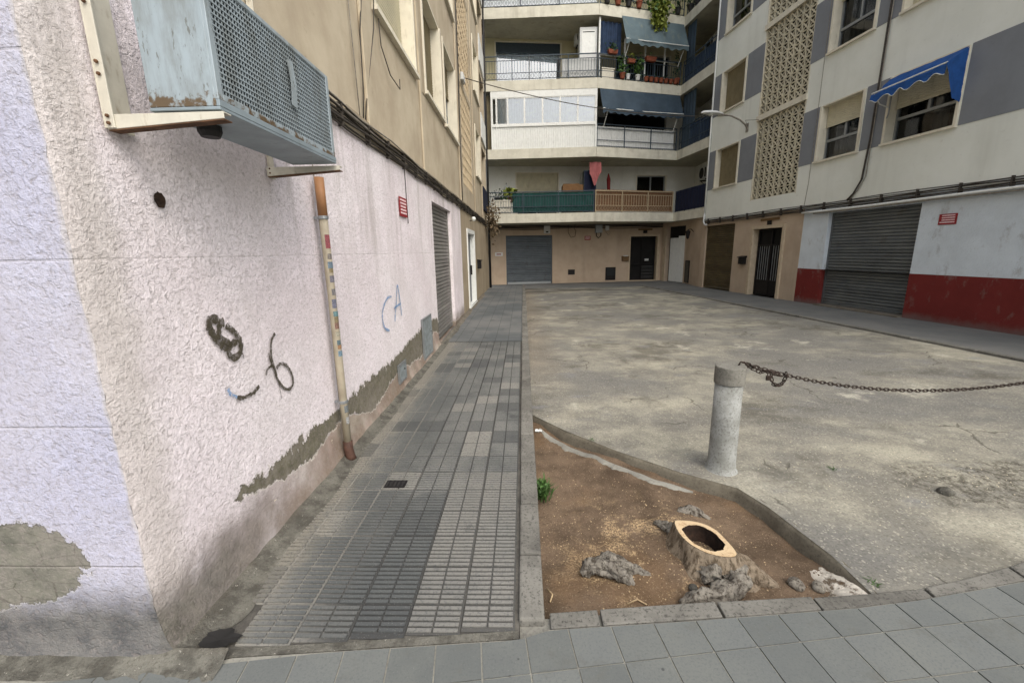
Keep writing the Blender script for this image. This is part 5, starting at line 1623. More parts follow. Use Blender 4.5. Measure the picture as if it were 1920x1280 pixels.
def on(P, Q, t, off=0.0, z=0.0):
    ln, an = seg_frame(P, Q)
    return (P[0] + math.cos(an) * t * ln - math.sin(an) * off, P[1] + math.sin(an) * t * ln + math.cos(an) * off, z)
def screen(name, P, Q, t0, t1, z0, z1, off, mat, label, cat, wav=.012, ribs=None, curve=0.0, group=None):
    ln, an = seg_frame(P, Q)
    n = ribs or 60
    us = lin(t0 * ln, t1 * ln, n)
    def fn(u, v):
        zt = z0 + (z1 - z0) * v
        return (u, off + (wav * math.sin(u * 26) if ribs is None else 0) + .01 * noise.noise((u * 3, v * 2, 1)), zt - curve * v * math.sin((u - t0 * ln) / ((t1 - t0) * ln) * 9) * .5)
    return obj(name, MB().grid(fn, us, lin(0, 1, 5)), M[mat], None, loc=(P[0], P[1], 0), rz=an, smooth=True, label=label, cat=cat, group=group)
def corrugated(P, Q, t0, t1, z0, z1, off, mat, pitch=.085, amp=.02):
    ln, an = seg_frame(P, Q)
    m = MB()
    u = t0 * ln
    pr_ = []
    while u < t1 * ln:
        pr_ += [(u, off), (u + pitch * .55, off), (u + pitch * .6, off + amp), (u + pitch * .95, off + amp)]
        u += pitch
    k = len(pr_)
    m.add([(a, b, z) for z in (z0, z1) for a, b in pr_], [(i, i + 1, i + 1 + k, i + k) for i in range(k - 1)])
    return m, an

# L1 dressing
z = FL[0]
screen('windbreak', A_, B_, .24, .995, z + .06, z + .90, .075, 'green_fab', 'teal green windbreak cloth tied along the lowest balcony railing', 'windbreak')
screen('slatted_screen', B_, C_, .01, .99, z + .06, z + .98, .10, 'reed', 'brown reed screen behind the beige balcony railing', 'screen')
screen('windbreak', C_, D_, .02, .99, z + .04, z + .93, .02, 'navy', 'navy cloth windbreak wrapping the short side balcony rail', 'windbreak')
window(BB, 1.34, 3.34, 3.33, 5.32, 1, .52, 'blind', depth=.12, transom=0, curtain=[(.55, .95)])
window(BB, 7.25, 8.72, 4.15, 5.20, 1, .0, 'blind', depth=.10, transom=0)
t = empty('cardboard_box', on(A_, B_, .80, .55, z), 0, 'stacked brown cardboard carton on the lowest balcony behind the green cloth', 'box')
obj('carton', MB().box(-.45, .45, -.3, .3, 0, 1.22), M['cardboard'], t, bev=.01)
obj('flap', MB().box(-.40, .3, -.1, .15, 1.22, 1.29), M['cardboard'], t)
t = empty('storage_cabinet', on(A_, B_, .97, .75, z), 0, 'dark cabinet by the balcony partition under pink washing', 'cabinet')
obj('body', MB().box(-.30, .25, -.25, .25, 0, 1.85), M['rail_blue'], t, bev=.01)
obj('door', MB().box(-.28, .23, -.262, -.252, .05, 1.8), M['navy'], t)
t = empty('washing', on(A_, B_, .995, .22, z), 0, 'pink cloth hung to dry at the balcony partition', 'laundry')
obj('cloth', MB().grid(lambda u, v: (-.22 + .5 * u + .02 * v, .04 * math.sin(u * 9 + v * 3), 2.12 - (.42 + .55 * math.exp(-((u - .45) / .3) ** 2)) * v), lin(0, 1, 16), lin(0, 1, 10)), M['pinkcloth'], t, smooth=True)
obj('line', MB().tube([(-.6, 0, 2.14), (0, 0, 2.12), (.7, 0, 2.14)], .006, 5), M['cable'], t)
t = empty('closed_parasol', on(B_, C_, .33, 1.2, z), 0, 'furled red parasol leaning on the white balcony wall', 'parasol')
obj('pole', MB().tube([(0, 0, 0), (-.06, 0, 1.9)], .014, 6), M['whitepaint'], t)
obj('furled_cloth', MB().tube([(-.015, 0, .55), (-.03, 0, 1.0), (-.05, 0, 1.6), (-.06, 0, 1.86)], [.03, .07, .09, .02], 8), M['redcloth'], t, smooth=True)
t = empty('wall_cabinet', on(B_, C_, .13, 1.9, z + .9), seg_frame(B_, C_)[1], 'white boiler cabinet on the lowest balcony wall', 'cabinet')
obj('case', MB().box(-.28, .28, 0, .3, -.1, 1.1), M['plas_white'], t, bev=.01)
obj('flue_cover', MB().box(-.15, .15, -.012, -.002, .7, 1.02), M['galv'], t)
t = empty('bicycle_stand', on(A_, B_, .66, .9, z), 0, 'dark folded bicycle frame behind the green cloth', 'bicycle')
def ring(c, r): return [(c[0] + r * math.cos(a), c[1], c[2] + r * math.sin(a)) for a in lin(0, 6.2832, 25)]
obj('wheel', MB().tube(ring((-.3, 0, .6), .3), .02, 6, False), M['black'], t)
obj('wheel', MB().tube(ring((.35, 0, .6), .3), .02, 6, False), M['black'], t)
obj('frame', MB().tube([(-.3, 0, .6), (-.05, 0, .95), (.3, 0, 1.0), (.35, 0, .6)], .02, 6).tube([(-.05, 0, .95), (0, 0, .6), (.3, 0, 1.0), (.27, 0, 1.25)], .018, 6).tube([(.27, -.2, 1.25), (.27, .2, 1.25)], .015, 6), M['iron'], t)
t = empty('wall_lantern', bw(.85, .01, z + 1.2), BA, 'white wall lantern beside the closed balcony blind', 'lantern')
obj('bracket', MB().tube([(0, 0, .3), (.1, 0, .35), (.14, 0, .28)], .012, 6), M['iron'], t)
obj('shade', MB().lathe([(.02, .28), (.10, .18), (.10, 0), (.05, -.12), (.01, -.14)], 10), M['lampwhite'], t, loc=(.14, 0, 0))

# plants
def pot(P, Q, tt, z, r, h, mat, label, leafmat='leaf', n=60, size=.10, spread=.22, off=.18, rise=.2, box=False, cat='potted plant', group=None):
    t = empty('potted_plant', on(P, Q, tt, off, z), seg_frame(P, Q)[1], label, cat, group)
    if box:
        obj('pot', MB().prism_y([(-r * .8, 0), (r * .8, 0), (r, h), (-r, h)], -.075, .075), M[mat], t, bev=.008)
    else:
        obj('pot', MB().lathe([(r * .7, 0), (r * .95, h * .8), (r * 1.06, h * .8), (r * 1.06, h), (r * .85, h), (r * .8, h * .92)], 14), M[mat], t, smooth=False)
    rn = random.Random(int(tt * 1000) + int(z * 10) + 7)
    if n: obj('foliage', leaves(MB(), (0, 0, h + rise * .6), (spread, spread * .7, rise), n, size, rn), M[leafmat], t)
    return t
pot(A_, B_, .10, FL[0] + .45, .16, .30, 'black', 'small leafless potted plants behind the bare end of the green railing', 'leaf_dark', 90, .09, .45, .3, .25)
pot(A_, B_, .22, FL[0] + .55, .13, .25, 'terra', 'spiky yellow-green plant standing above the green cloth', 'leaf_yel', 110, .22, .22, .28, .22)
ct = empty('crate', on(A_, B_, .13, .2, FL[0] + .02), 0, 'grey planter crate behind the bare railing end', 'crate')
obj('box', MB().box(-.42, .42, -.14, .14, 0, .55), M['galv'], ct, bev=.01)
obj('rim', MB().box(-.44, .44, -.16, .16, .551, .60), M['galv'], ct)
obj('strip_leaves', leaves(MB(), (0, 0, .65), (.6, .2, .15), 80, .1, random.Random(3)), M['leaf_dark'], ct)

# L2: glazed veranda on the left, sheeted railing on the right
z = FL[1]
ln, an = seg_frame(A_, B_)
pm, _ = corrugated(A_, B_, .06, .997, z + .02, z + .90, .03, 'whitepaint', .098, .022)
ver = wobj('veranda', MB().box(.06 * ln, ln - .01, -.01, .06, .90, .98).box(.06 * ln, ln - .01, -.01, .06, 2.02, 2.28).box(ln - .07, ln - .005, -.012, .065, .0, 2.28).box(.06 * ln, .06 * ln + .05, -.012, .065, 0, 2.28), M['whitepaint'], loc=(A_[0], A_[1], z), rz=an)
pm.v = [(a, b, c - z) for a, b, c in pm.v]
obj('corrugated_panel', pm, M['whitepaint'], ver)
xs_ = [.06 * ln + .05, .10 * ln + .05, .21 * ln, .36 * ln, .52 * ln, .675 * ln, .83 * ln, ln - .07]
for i, (a, b) in enumerate(zip(xs_, xs_[1:])):
    m = MB().box(a, a + .035, 0, .045, .981, 2.019).box(b - .035, b, 0, .045, .981, 2.019).box(a + .035, b - .035, .002, .043, .981, 1.02).box(a + .035, b - .035, .002, .043, 1.985, 2.019)
    w_ = obj('window_sash', m, M['whitepaint'], ver)
    if i != 0: obj('pane', MB().add([(a + .035, .022, 1.02), (b - .035, .022, 1.02), (b - .035, .022, 1.985), (a + .035, .022, 1.985)], [(0, 1, 2, 3)]), M['glass_clear'], w_)
cm = MB()
us_ = lin(.11 * ln, ln - .08, 220)
cm.add([(u, (.08 + .004 * math.sin(i * 1.1)), zz) for zz in (.5, 2.1) for i, u in enumerate(us_)], [(i, i + 1, i + 221, i + 220) for i in range(219)])
obj('curtain', cm, M['curtain'], ver, smooth=True)
obj('side_blind', MB().box(.0, .058 * ln, .25, .27, .0, 2.2), M['blind_brown'], ver)
pm, an2 = corrugated(B_, C_, .01, .96, z + .06, z + .86, .085, 'plas_white', .12, .02)
obj('corrugated_sheet', pm, M['plas_white'], None, loc=(B_[0], B_[1], 0), rz=an2, label='white corrugated sheeting fixed behind the railing under the slate blue awning', cat='sheeting')
def big_awning(name, P, Q, t0, t1, ztop, drop_, out, mat, label, val=.16):
    ln, an = seg_frame(P, Q)
    w = (t1 - t0) * ln
    t = empty(name, on(P, Q, t0, -.03, ztop), an, label, 'awning')
    def cv(u, v):
        q = u * w
        fold = .03 * noise.noise((q * 1.1, v * 1.5, 8)) + .022 * math.sin(q * 5 + 3 * v)
        return (q, -out * v + fold * v, -drop_ * v - .02 * math.sin(u * 3.14) * v)
    obj('canvas', MB().grid(cv, lin(0, 1, 50), lin(0, 1, 14)), M[mat], t, smooth=True)
    def vl(u, v):
        p = cv(u, 1.0)
        return (p[0], p[1] - .004, p[2] - v * val * (1 + (.2 + .15 * noise.noise((u * 9, 1, 4))) * math.cos(u * w * 2 * math.pi / .36 + noise.noise((u * 8, 0, 2))) + .25 * noise.noise((u * 6, 5, 2))))
    obj('valance', MB().grid(vl, lin(0, 1, 90), lin(0, 1, 4)), M[mat], t, smooth=True)
    obj('front_bar', MB().tube([cv(0, 1), cv(.5, 1), cv(1, 1)], .018, 6), M['whitepaint'], t)
    for u in (.06, .94):
        p = cv(u, 1)
        obj('arm', MB().tube([p, (p[0], .04, p[2] - .62)], .014, 6), M['whitepaint'], t)
    return t
big_awning('awning', B_, C_, .02, .985, FL[2] - .39, .84, .34, 'awn_blue', 'slate blue awning hung under the second balcony of the back block')
screen('privacy_screen', C_, D_, .02, .42, z + .02, FL[2] - .4, .12, 'awn_blue', 'slate blue canvas screen closing the side of the side balcony', 'screen')
screen('privacy_screen', C_, D_, .34, .98, z + .06, z + .88, .07, 'curtain_blue', 'blue cloth behind the side balcony railing below the lamp', 'screen')
t = empty('washing_machine', on(B_, C_, .2, 1.3, z), an2, 'dark appliance standing in shadow under the slate blue awning', 'appliance')
obj('case', MB().box(-.5, .5, -.3, .3, 0, 1.5), M['ventback'], t, bev=.02)
obj('door_ring', MB().tube([(.18 * math.cos(a) + .2, -.31, 1.15 + .18 * math.sin(a)) for a in lin(0, 6.2832, 17)], .03, 6, False), M['black'], t)

# L3
z = FL[2]
w3 = window(BB, .50, 3.44, 8.66, 10.80, 1, .18, 'rail_blue', depth=.12, transom=0, curtain=[(.02, .98)], split=.52, cmat='curtain', cn=120, gmat='glass_clear')
window(BB, 6.0, 8.6, 8.66, 10.4, 1, .0, 'blind', depth=.12, transom=0)
def outdoor_unit(loc, rz, label):
    t = empty('air_conditioner', loc, rz, label, 'air conditioner')
    obj('case', MB().box(-.40, .40, -.3, 0, 0, .56), M['plas_white'], t, bev=.015)
    obj('fan_guard', MB().lathe([(.23, 0), (.23, .012), (.20, .012), (.2, .006), (.06, .006), (.06, .014), (.01, .014)], 20), M['black'], t, loc=(-.10, -.302, .28)).rotation_euler = (R(90), 0, 0)
    obj('bracket', MB().box(-.3, -.27, -.28, .05, -.05, -.002).box(.27, .3, -.28, .05, -.05, -.002).bar((-.285, -.25, -.03), (-.285, .04, -.28), .02).bar((.285, -.25, -.03), (.285, .04, -.28), .02), M['iron'], t)
    obj('grille_strip', MB().box(.2, .36, -.305, -.301, .08, .48), M['ventback'], t)
    return t
outdoor_unit(bw(4.35, .35, 10.50), BA + math.pi / 2, 'white air conditioner unit high on the ochre balcony wall')
outdoor_unit((8.50, 20.6, 10.0), R(-90), 'pale air conditioner on the side balcony wall, third floor')
outdoor_unit((8.50, 20.3, 4.75), R(-90), 'dim air conditioner on the side balcony wall above the navy cloth')
t = empty('storage_cabinet', on(A_, B_, .92, .55, z), 0, 'tall white cabinet standing beside the ochre balcony wall', 'cabinet')
obj('body', MB().box(-.36, .36, -.3, .3, 0, 1.98), M['plas_white'], t, bev=.012)
obj('door_panel', MB().box(-.28, .28, -.312, -.302, 1.0, 1.86), M['whitepaint'], t)
obj('vent_slot', MB().box(-.24, .24, -.318, -.313, 1.78, 1.81), M['black'], t)
pm, _ = corrugated(A_, B_, .69, .97, z + .12, z + .78, .11, 'plas_white', .11, .02)
obj('corrugated_sheet', pm, M['plas_white'], None, loc=(A_[0], A_[1], 0), rz=an, label='white corrugated sheet behind the open railing beside the tall cabinet', cat='sheeting')
t = empty('garden_chair', on(A_, B_, .66, .45, z), 0, 'dark folded chair behind the open railing', 'chair')
obj('back', MB().box(-.05, .05, -.2, .2, .1, .85), M['black'], t, bev=.02)
obj('leg', MB().tube([(-.1, -.2, 0), (.1, -.2, .85)], .014, 6), M['iron'], t)
obj('leg', MB().tube([(-.1, .2, 0), (.1, .2, .85)], .014, 6), M['iron'], t)
# white-framed divider with a blue curtain at the prow
dv = empty('balcony_divider', on(B_, C_, .02, .1, z), an2, 'white framed divider with a deep blue curtain on the third balcony', 'divider')
obj('post', MB().box(-.03, .03, -.03, .03, 0, 2.25), M['whitepaint'], dv)
obj('cross_rail', MB().box(.031, 3.6, -.02, .02, .90, .95), M['whitepaint'], dv)
for u in (1.18, 2.15, 3.1): obj('post', MB().box(u - .025, u + .025, -.025, .025, .0, 1.6), M['whitepaint'], dv)
obj('curtain', MB().grid(lambda u, v: (.05 + .95 * u, .05 + .03 * math.sin(u * 30), .96 + 1.2 * v), lin(0, 1, 50), lin(0, 1, 3)), M['curtain_blue'], dv, smooth=True)
big_awning('awning', B_, C_, .25, .985, FL[3] - .30, .98, .40, 'awn_grey', 'faded grey-blue awning above the potted plants')
screen('privacy_screen', C_, D_, .03, .97, z + .04, z + .80, .09, 'curtain_blue', 'deep blue cloth behind the third floor side railing', 'screen')
screen('privacy_screen', C_, D_, .03, .30, z + .8, FL[3] - .4, .11, 'awn_blue', 'slate canvas strip beside the faded grey-blue awning', 'screen')
pot(B_, C_, .16, z + .93, .22, .16, 'terra', 'long terracotta trough on the railing by the blue curtain', 'leaf_dark', 50, .10, .22, .0, .2, True)
pot(B_, C_, .37, z + .66, .18, .15, 'terra', 'terracotta trough hooked on the railing under the awning edge', 'leaf_yel', 30, .09, .15, -.04, .2, True)
pot(B_, C_, .60, z + .80, .26, .18, 'terra', 'wide terracotta trough on the railing beneath the awning', 'leaf', 16, .06, .2, -.04, .08, True)
pot(B_, C_, .28, z + .05, .12, .22, 'terra', 'terracotta pot with a bushy green plant at the slab edge', 'leaf', 120, .11, .26, -.0, .5)
pot(B_, C_, .345, z + .05, .09, .2, 'plas_white', 'small white pot at the slab edge between green plants', 'leaf_dark', 20, .07, .1, -.0, .15)
pot(B_, C_, .46, z + .05, .11, .2, 'plas_white', 'pale pot with a tall leafy plant at the slab edge', 'leaf', 110, .12, .24, .0, .5)
for i, tt in enumerate((.56, .62, .68, .74, .80, .86, .92)):
    pot(B_, C_, tt, z + .05, .10, .16, 'terra', 'small terracotta pot in the row along the third floor slab edge', 'leaf_dark', 10, .06, .1, -.02, .1, group='terracotta pots along the slab edge')
pot(B_, C_, .95, z + .1, .12, .2, 'terra', 'terracotta pot with a climbing plant at the awning end', 'leaf_dark', 120, .09, .16, .05, .9)
bx = empty('crate', on(B_, C_, .12, .16, z + .03), an2, 'pale green crate on the third floor slab edge', 'crate')
obj('box', MB().box(-.28, .28, -.12, .12, 0, .36), M['galv'], bx, bev=.01)
obj('rim', MB().box(-.3, .3, -.14, .14, .361, .40), M['galv'], bx)
# L4
z = FL[3]
for i, tt in enumerate((.08, .2, .32, .44, .9)):
    pot(B_, C_, tt, z + .05, .13, .24, 'terra' if i % 2 else 'black', ['dark pot with reddish plants on the top balcony corner', 'terracotta pot of bushy plants on the top balcony', 'dark pot with trailing stems on the top balcony', 'terracotta pot beside the big hanging plant', 'terracotta pot with dark bush at the top balcony end'][i], 'leaf_dark', 90, .10, .28, -.02, .4)
hp = empty('hanging_plant', on(B_, C_, .66, -.05, z + .2), an2, 'bushy yellow-green plant hanging over the grey-blue awning', 'plant')
obj('foliage', leaves(MB(), (0, -.12, -.25), (.34, .22, .75), 900, .17, random.Random(8), .7), M['leaf_yel'], hp)
obj('foliage', leaves(MB(), (0, -.05, .1), (.42, .25, .5), 500, .15, random.Random(9), .2), M['leaf'], hp)
obj('stem', MB().tube([(0, 0, 0), (.02, -.1, .1), (.0, -.2, -.5)], .02, 6), M['dry'], hp)
for i, tt in enumerate((.15, .35, .6)):
    pot(C_, D_, tt, z + .05, .13, .22, 'black', ['dark bushy pot plant by the top corner of the side balcony', 'dense dark pot plant midway along the top side balcony', 'dark pot plant toward the near end of the top side balcony'][i], 'leaf_dark', 120, .10, .3, .02, .45)
screen('privacy_screen', A_, B_, .02, .98, z + .1, z + .85, .12, 'curtain', 'pale cloth behind the top balcony railing', 'screen')

# ================================================================== STREET FURNITURE
def bollard(x, y, label):
    t = empty('bollard', (x, y, pz(x, y) - .01), 0, label, 'bollard', 'concrete bollards')
    n = 48
    def ring_(r, z): return (r, z)
    obj('shaft', MB().lathe([(.135, -.01), (.118, .012), (.106, .03), (.101, .10), (.099, .4), (.098, .72)], n), M['bollard'], t, smooth=True)
    cp = MB()
    prof = [(.098, .722), (.105, .724), (.107, .728), (.107, .852), (.103, .858), (.05, .860), (.004, .861)]
    cp.lathe(prof, n)
    cp.v = [(a * (1 + .03 * noise.noise((a * 30, b * 30, c * 20))), b * (1 + .03 * noise.noise((a * 30, b * 30, c * 20))), c + .006 * noise.noise((a * 25, b * 25, 7))) for a, b, c in cp.v]
    obj('cap', cp, M['bollard_cap'], t)
    obj('ring', MB().tube([(.06, 0, .86), (.07, 0, .885), (.10, 0, .885), (.125, 0, .86), (.13, 0, .84)], .006, 6), M['chain'], t, smooth=True)
    return t
BO = bollard(1.555, 3.07, 'pale concrete bollard at the edge of the tree pit')
B2 = bollard(5.55, 3.62, 'pale concrete bollard at the far end of the rusty chain')
CHN = empty('chain', (1.66, 3.085, .83), 0, 'rusty iron chain slung from the concrete bollard', 'chain')
lp = []
for i in range(14):
    a = 2 * math.pi * i / 14
    lp.append((.0115 * math.cos(a) + (.0115 if math.cos(a) > 0 else -.0115), .0115 * math.sin(a), 0))
lp.append(lp[0])
lm = MB().tube(lp, .0042, 6, False).mesh('link', True); lm.materials.append(M['chain'])
P0, P1 = Vector((0, 0, .015)), Vector((3.82, .51, .015))
def cat(t):
    u = (t - .5) * 2
    s = (math.cosh(1.1 * u) - math.cosh(1.1)) / (math.cosh(1.1) - 1)
    return P0.lerp(P1, t) + Vector((0, 0, .315 * s))
t = 0.0
i = 0
def put_link(p, d, roll):
    o = obj('link', lm, None, CHN, loc=p)
    q = d.to_track_quat('X', 'Z')
    from mathutils import Quaternion
    o.rotation_mode = 'QUATERNION'
    o.rotation_quaternion = q @ Quaternion((1, 0, 0), roll)
while t < 1.0:
    p = cat(t)
    d = (cat(min(1, t + .002)) - cat(max(0, t - .002))).normalized()
    put_link(p, d, (math.pi / 2) * (i % 2) + random.uniform(-.25, .25))
    t += .036 / 3.9
    i += 1
# doubled-back knot and spare loop near the bollard
rk = random.Random(2)
for j in range(16):
    p = cat(.015 + .0042 * j) + Vector((0, rk.uniform(-.012, .012), -.014 + rk.uniform(-.014, .012)))
    put_link(p, Vector((1, rk.uniform(-.4, .4), rk.uniform(-.7, .3))).normalized(), rk.uniform(0, 3))
for j in range(9):
    a = math.pi * (j / 8)
    c_ = cat(.075)
    p = c_ + Vector((-.055 * math.cos(a), -.01, -.085 * math.sin(a) - .01))
    put_link(p, Vector((math.sin(a) + .001, 0, -math.cos(a))).normalized(), 1.57 * (j % 2))
obj('padlock', MB().box(-.018, .018, -.008, .008, -.045, -.008).tube([(-.010, 0, -.01), (-.010, 0, .012), (0, 0, .02), (.010, 0, .012), (.010, 0, -.01)], .004, 6), M['chain'], CHN, loc=cat(.055) + Vector((0, -.005, -.03)), bev=.002)

# ---- sawn tree stump
ST = empty('tree_stump', (1.03, 2.16, -.11), 0, 'hollow sawn tree stump with pale cut rim in the soil pit', 'tree stump')
OUT = [(.915, 2.305), (.903, 2.20), (.925, 2.11), (.965, 2.055), (1.01, 2.022), (1.065, 2.005), (1.118, 2.002), (1.155, 2.02), (1.168, 2.06), (1.16, 2.15), (1.142, 2.235), (1.10, 2.29), (1.035, 2.318), (.96, 2.322)]
def smooth_loop(pts, n=72):
    k = len(pts)
    r_ = []
    for i in range(n):
        t = i / n * k
        j = int(t); f = t - j
        p = [Vector(pts[(j + q) % k]) for q in (-1, 0, 1, 2)]
        r_.append(.5 * ((2 * p[1]) + (p[2] - p[0]) * f + (2 * p[0] - 5 * p[1] + 4 * p[2] - p[3]) * f * f + (3 * p[1] - p[0] - 3 * p[2] + p[3]) * f ** 3))
    return r_
lo = [p - Vector((1.03, 2.16)) for p in smooth_loop(OUT)]
N_ = len(lo)
zt = .158
def ztop(p): return zt - .05 * (p.x) - .02 * p.y
def lobes(i):
    a = math.atan2(lo[i].y, lo[i].x)
    return .10 * max(0, math.cos(a + .55)) ** 6 + .05 * max(0, math.cos(a - 2.6)) ** 6 + .06 * max(0, math.cos(a + 2.2)) ** 8
mb = MB()
vs = []
levels = [(1.0, 1.0, 0), (1.012, .985, .0), (1.02, .90, .1), (1.03, .6, .3), (1.07, .32, .6), (1.16, .10, 1.0), (1.34, -.30, 1.4)]
for j, (s, zz, lb) in enumerate(levels):
    for i, p in enumerate(lo):
        a = math.atan2(p.y, p.x)
        rr = s + (.05 * noise.noise((math.cos(a) * 3, math.sin(a) * 3, zz * 2)) + .03 * noise.noise((math.cos(a) * 9, math.sin(a) * 9, zz))) * (0 if j < 2 else 1)
        d = p.normalized()
        q = p * rr + d * lobes(i) * lb
        vs.append((q.x, q.y, ztop(p) * zz if zz > 0 else zz * .1))
fs = [(j * N_ + i, (j + 1) * N_ + i, (j + 1) * N_ + (i + 1) % N_, j * N_ + (i + 1) % N_) for j in range(len(levels) - 1) for i in range(N_)]
obj('trunk', MB().add(vs, fs), M['bark'], ST, smooth=True)
hol = []
for i, p in enumerate(lo):
    a = math.atan2(p.y, p.x)
    k = .76 + .05 * noise.noise((math.cos(a) * 2.5, math.sin(a) * 2.5, 3)) + .03 * noise.noise((math.cos(a) * 8, math.sin(a) * 8, 3))
    q = p * k
    # blunt the two pointed tips
    if p.length > .155: q = q * (.155 / p.length) ** .9
    hol.append(q)
vs = [(p.x * .985, p.y * .985, ztop(p) + .001) for p in lo] + [(q.x, q.y, ztop(q) + .0005) for q in hol]
obj('cut_face', MB().add(vs, [(i, (i + 1) % N_, N_ + (i + 1) % N_, N_ + i) for i in range(N_)]), M['cut'], ST)
vs = []
for j, (s, zz) in enumerate(((1, 0), (1.03, -.03), (.98, -.08), (.7, -.13), (.0, -.14))):
    for i, q in enumerate(hol):
        k = s * (1 + .06 * noise.noise((q.x * 40, q.y * 40, j)))
        vs.append((q.x * k, q.y * k, ztop(q) + zz + (.012 * noise.noise((q.x * 50, q.y * 50, j)) if j else 0)))
obj('hollow', MB().add(vs, [(j * N_ + i, j * N_ + (i + 1) % N_, (j + 1) * N_ + (i + 1) % N_, (j + 1) * N_ + i) for j in range(4) for i in range(N_)]), M['hollow'], ST, smooth=True)
def gnarl(pts, rs, mat, parent, off, seed, amp=.35, n=26, name='root'):
    p2, r2 = [], []
    for (a, b, ra, rb) in zip(pts, pts[1:], rs, rs[1:]):
        for i in range(6):
            t = i / 6
            p2.append(Vector(a).lerp(Vector(b), t)); r2.append(ra + (rb - ra) * t)
    p2.append(Vector(pts[-1])); r2.append(rs[-1])
    m = MB().tube(p2, r2, n)
    k = 0
    out = []
    for i, c in enumerate(p2):
        for j in range(n):
            v = Vector(m.v[k]); d = v - c
            aa = 2 * math.pi * j / n
            d = d * (1 + amp * 1.2 * noise.noise((math.cos(aa) * 2.6 + seed, math.sin(aa) * 2.6, i * .16)) + amp * .8 * noise.noise((math.cos(aa) * 6, math.sin(aa) * 6 + seed, i * .3)))
            f = 1 + amp * noise.noise((v.x * 22 + seed, v.y * 22, v.z * 22)) + amp * .6 * noise.noise((v.x * 60, v.y * 60 + seed, v.z * 60))
            out.append(tuple(c + d * f - Vector(off)))
            k += 1
    m.v = out
    return obj(name, m, M[mat], parent, smooth=True)
so = (1.03, 2.16, -.11)
gnarl([(1.12, 2.08, -.07), (1.19, 2.05, -.06), (1.27, 2.01, -.085), (1.38, 1.945, -.12)], [.075, .078, .055, .018], 'bark', ST, so, 1, .12)
gnarl([(1.13, 2.06, -.07), (1.16, 2.0, -.06), (1.11, 1.93, -.075), (1.0, 1.885, -.09), (.88, 1.868, -.10), (.80, 1.86, -.12)], [.06, .06, .055, .045, .035, .015], 'root', ST, so, 2, .45)
gnarl([(.86, 2.54, -.11), (.88, 2.44, -.075), (.92, 2.36, -.06), (.95, 2.30, -.05)], [.012, .03, .04, .05], 'root', ST, so, 3, .5)
gnarl([(1.00, 2.56, -.12), (1.08, 2.62, -.09), (1.18, 2.60, -.085), (1.26, 2.56, -.12)], [.01, .028, .03, .01], 'root', ST, so, 4, .5)
gnarl([(.93, 2.07, -.09), (1.0, 2.02, -.06), (1.06, 1.99, -.07)], [.02, .055, .04], 'root', ST, so, 5, .55)
RT = empty('dead_root', (.5, 2.05, -.12), 0, 'gnarled grey root lying loose on the soil beside the stump', 'root')
gnarl([(.31, 2.06, -.11), (.37, 2.08, -.075), (.45, 2.06, -.07), (.53, 2.015, -.085), (.60, 1.975, -.115)], [.015, .04, .042, .032, .01], 'root', RT, (.5, 2.05, -.12), 6, .6)
gnarl([(.39, 2.12, -.08), (.47, 2.13, -.07), (.56, 2.09, -.085), (.64, 2.06, -.10), (.71, 2.045, -.115)], [.02, .035, .03, .02, .01], 'root', RT, (.5, 2.05, -.12), 7, .6)
for i, (x, y, r, nm) in enumerate(((1.45, 1.955, .042, 'rounded grey lump of concrete at the pit corner'), (1.55, 1.93, .034, 'darker stone beside the concrete lump at the pit corner'), (.90, 1.95, .026, 'small pale stone next to the stump root'), (2.96, 2.72, .045, 'ochre stone on the broken asphalt'))):
    m = MB().lathe([(r * .2, -r * .6), (r * .8, -r * .4), (r, 0), (r * .85, r * .4), (r * .4, r * .65), (r * .02, r * .7)], 14)
    m.v = [tuple(Vector(v) * (1 + .4 * noise.noise((v[0] * 22 + i * 5, v[1] * 22, v[2] * 22)))) for v in m.v]
    zz = soil_z(x, y) if i < 3 else pz(x, y)
    obj('stone', m, M['root'] if i < 2 else M['fillet'], None, loc=(x, y, zz + r * .25), smooth=True, label=nm, cat='stone')
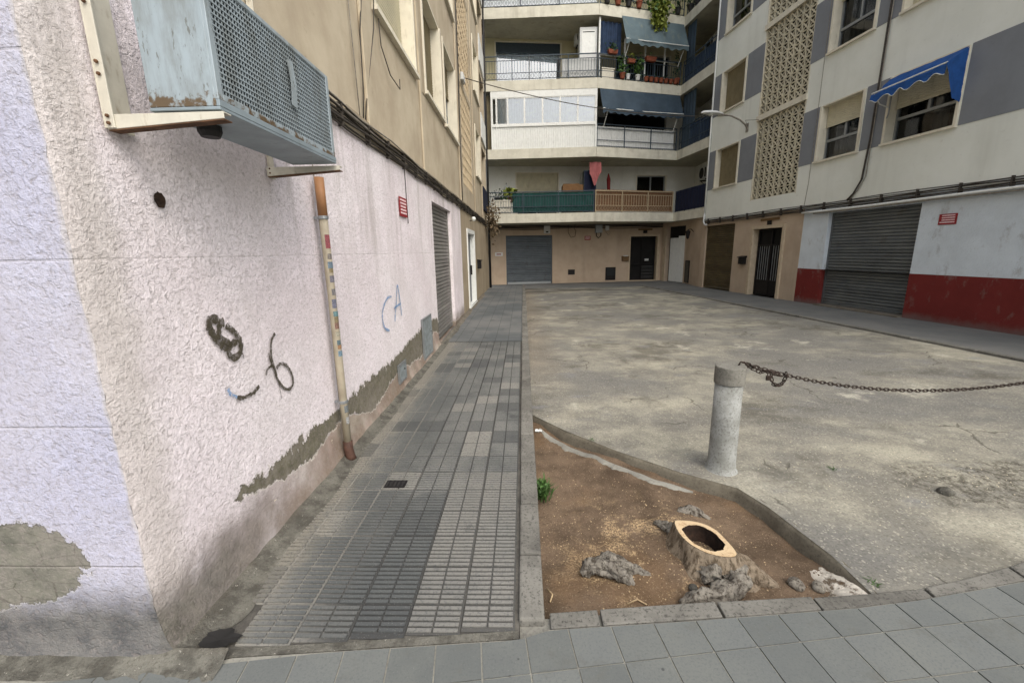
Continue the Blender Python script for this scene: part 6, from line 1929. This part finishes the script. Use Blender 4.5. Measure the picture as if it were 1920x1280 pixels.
# weed tuft against the kerb
rg = random.Random(4)
WT = empty('weed_tuft', (.125, 2.89, soil_z(.125, 2.89)), 0, 'small tuft of green weeds against the left kerb', 'weed')
bl = MB()
for _ in range(130):
    a, l = rg.uniform(0, 6.28), rg.uniform(.05, .14)
    b = Vector((rg.gauss(0, .022), rg.gauss(0, .05), 0))
    d = Vector((math.cos(a) * rg.uniform(.1, .7), math.sin(a) * rg.uniform(.1, .7), 1)).normalized()
    s = Vector((-math.sin(a), math.cos(a), 0)) * rg.uniform(.003, .007)
    m_ = b + d * l * .6
    e = b + d * l + Vector((math.cos(a), math.sin(a), -.3)) * l * .3
    bl.add([tuple(b - s), tuple(b + s), tuple(m_ + s), tuple(m_ - s), tuple(e)], [(0, 1, 2, 3), (3, 2, 4)])
obj('blades', bl, M['grass'], WT)
obj('leaf_tuft', leaves(MB(), (0, 0, .05), (.05, .09, .06), 140, .035, rg), M['leaf'], WT)
for (x, y, n_, nm) in ((2.42, 3.06, 26, 'tiny sprig of weed growing through the worn asphalt'), (.10, 5.4, 30, 'low weed in the joint of the left kerb beyond the pit'), (.62, 3.62, 24, 'small weed on the rim of the tree pit'), (1.80, 1.90, 22, 'little weed in the kerb joint beside the pale rubble')):
    t = empty('weed_sprig', (x, y, pz(x, y)), 0, nm, 'weed')
    bl = MB()
    for _ in range(n_):
        a, l = rg.uniform(0, 6.28), rg.uniform(.012, .045)
        b = Vector((rg.gauss(0, .012), rg.gauss(0, .02), 0))
        d = Vector((math.cos(a), math.sin(a), rg.uniform(.2, .9))).normalized()
        s_v = Vector((-math.sin(a), math.cos(a), 0)) * .003
        bl.add([tuple(b - s_v), tuple(b + s_v), tuple(b + d * l)], [(0, 1, 2)])
    obj('blades', bl, M['grass'], t)
# twigs and paper scraps
for i, (x, y, a, l, nm) in enumerate(((.12, 1.86, 1.2, .09, 'thin pale twig on the soil by the kerb corner'), (.62, 1.84, 2.6, .10, 'curved dry twig near the front kerb'))):
    z_ = soil_z(x, y) + .008
    iron_tube('twig', [(x, y, z_), (x + .5 * l * math.cos(a), y + .5 * l * math.sin(a), z_ + .008), (x + l * math.cos(a + .5), y + l * math.sin(a + .5), z_)], .004, 'chip', label=nm, cat='twig')
m = MB().grid(lambda u, v: (.07 * u, .05 * v, .02 * abs(noise.noise((u * 4, v * 4, 1)))), lin(0, 1, 7), lin(0, 1, 6))
obj('paper_scrap', m, M['plas_white'], None, loc=(.10, 3.93, soil_z(.13, 3.95) + .012), label='crumpled white paper scrap at the tip of the tree pit', cat='paper')
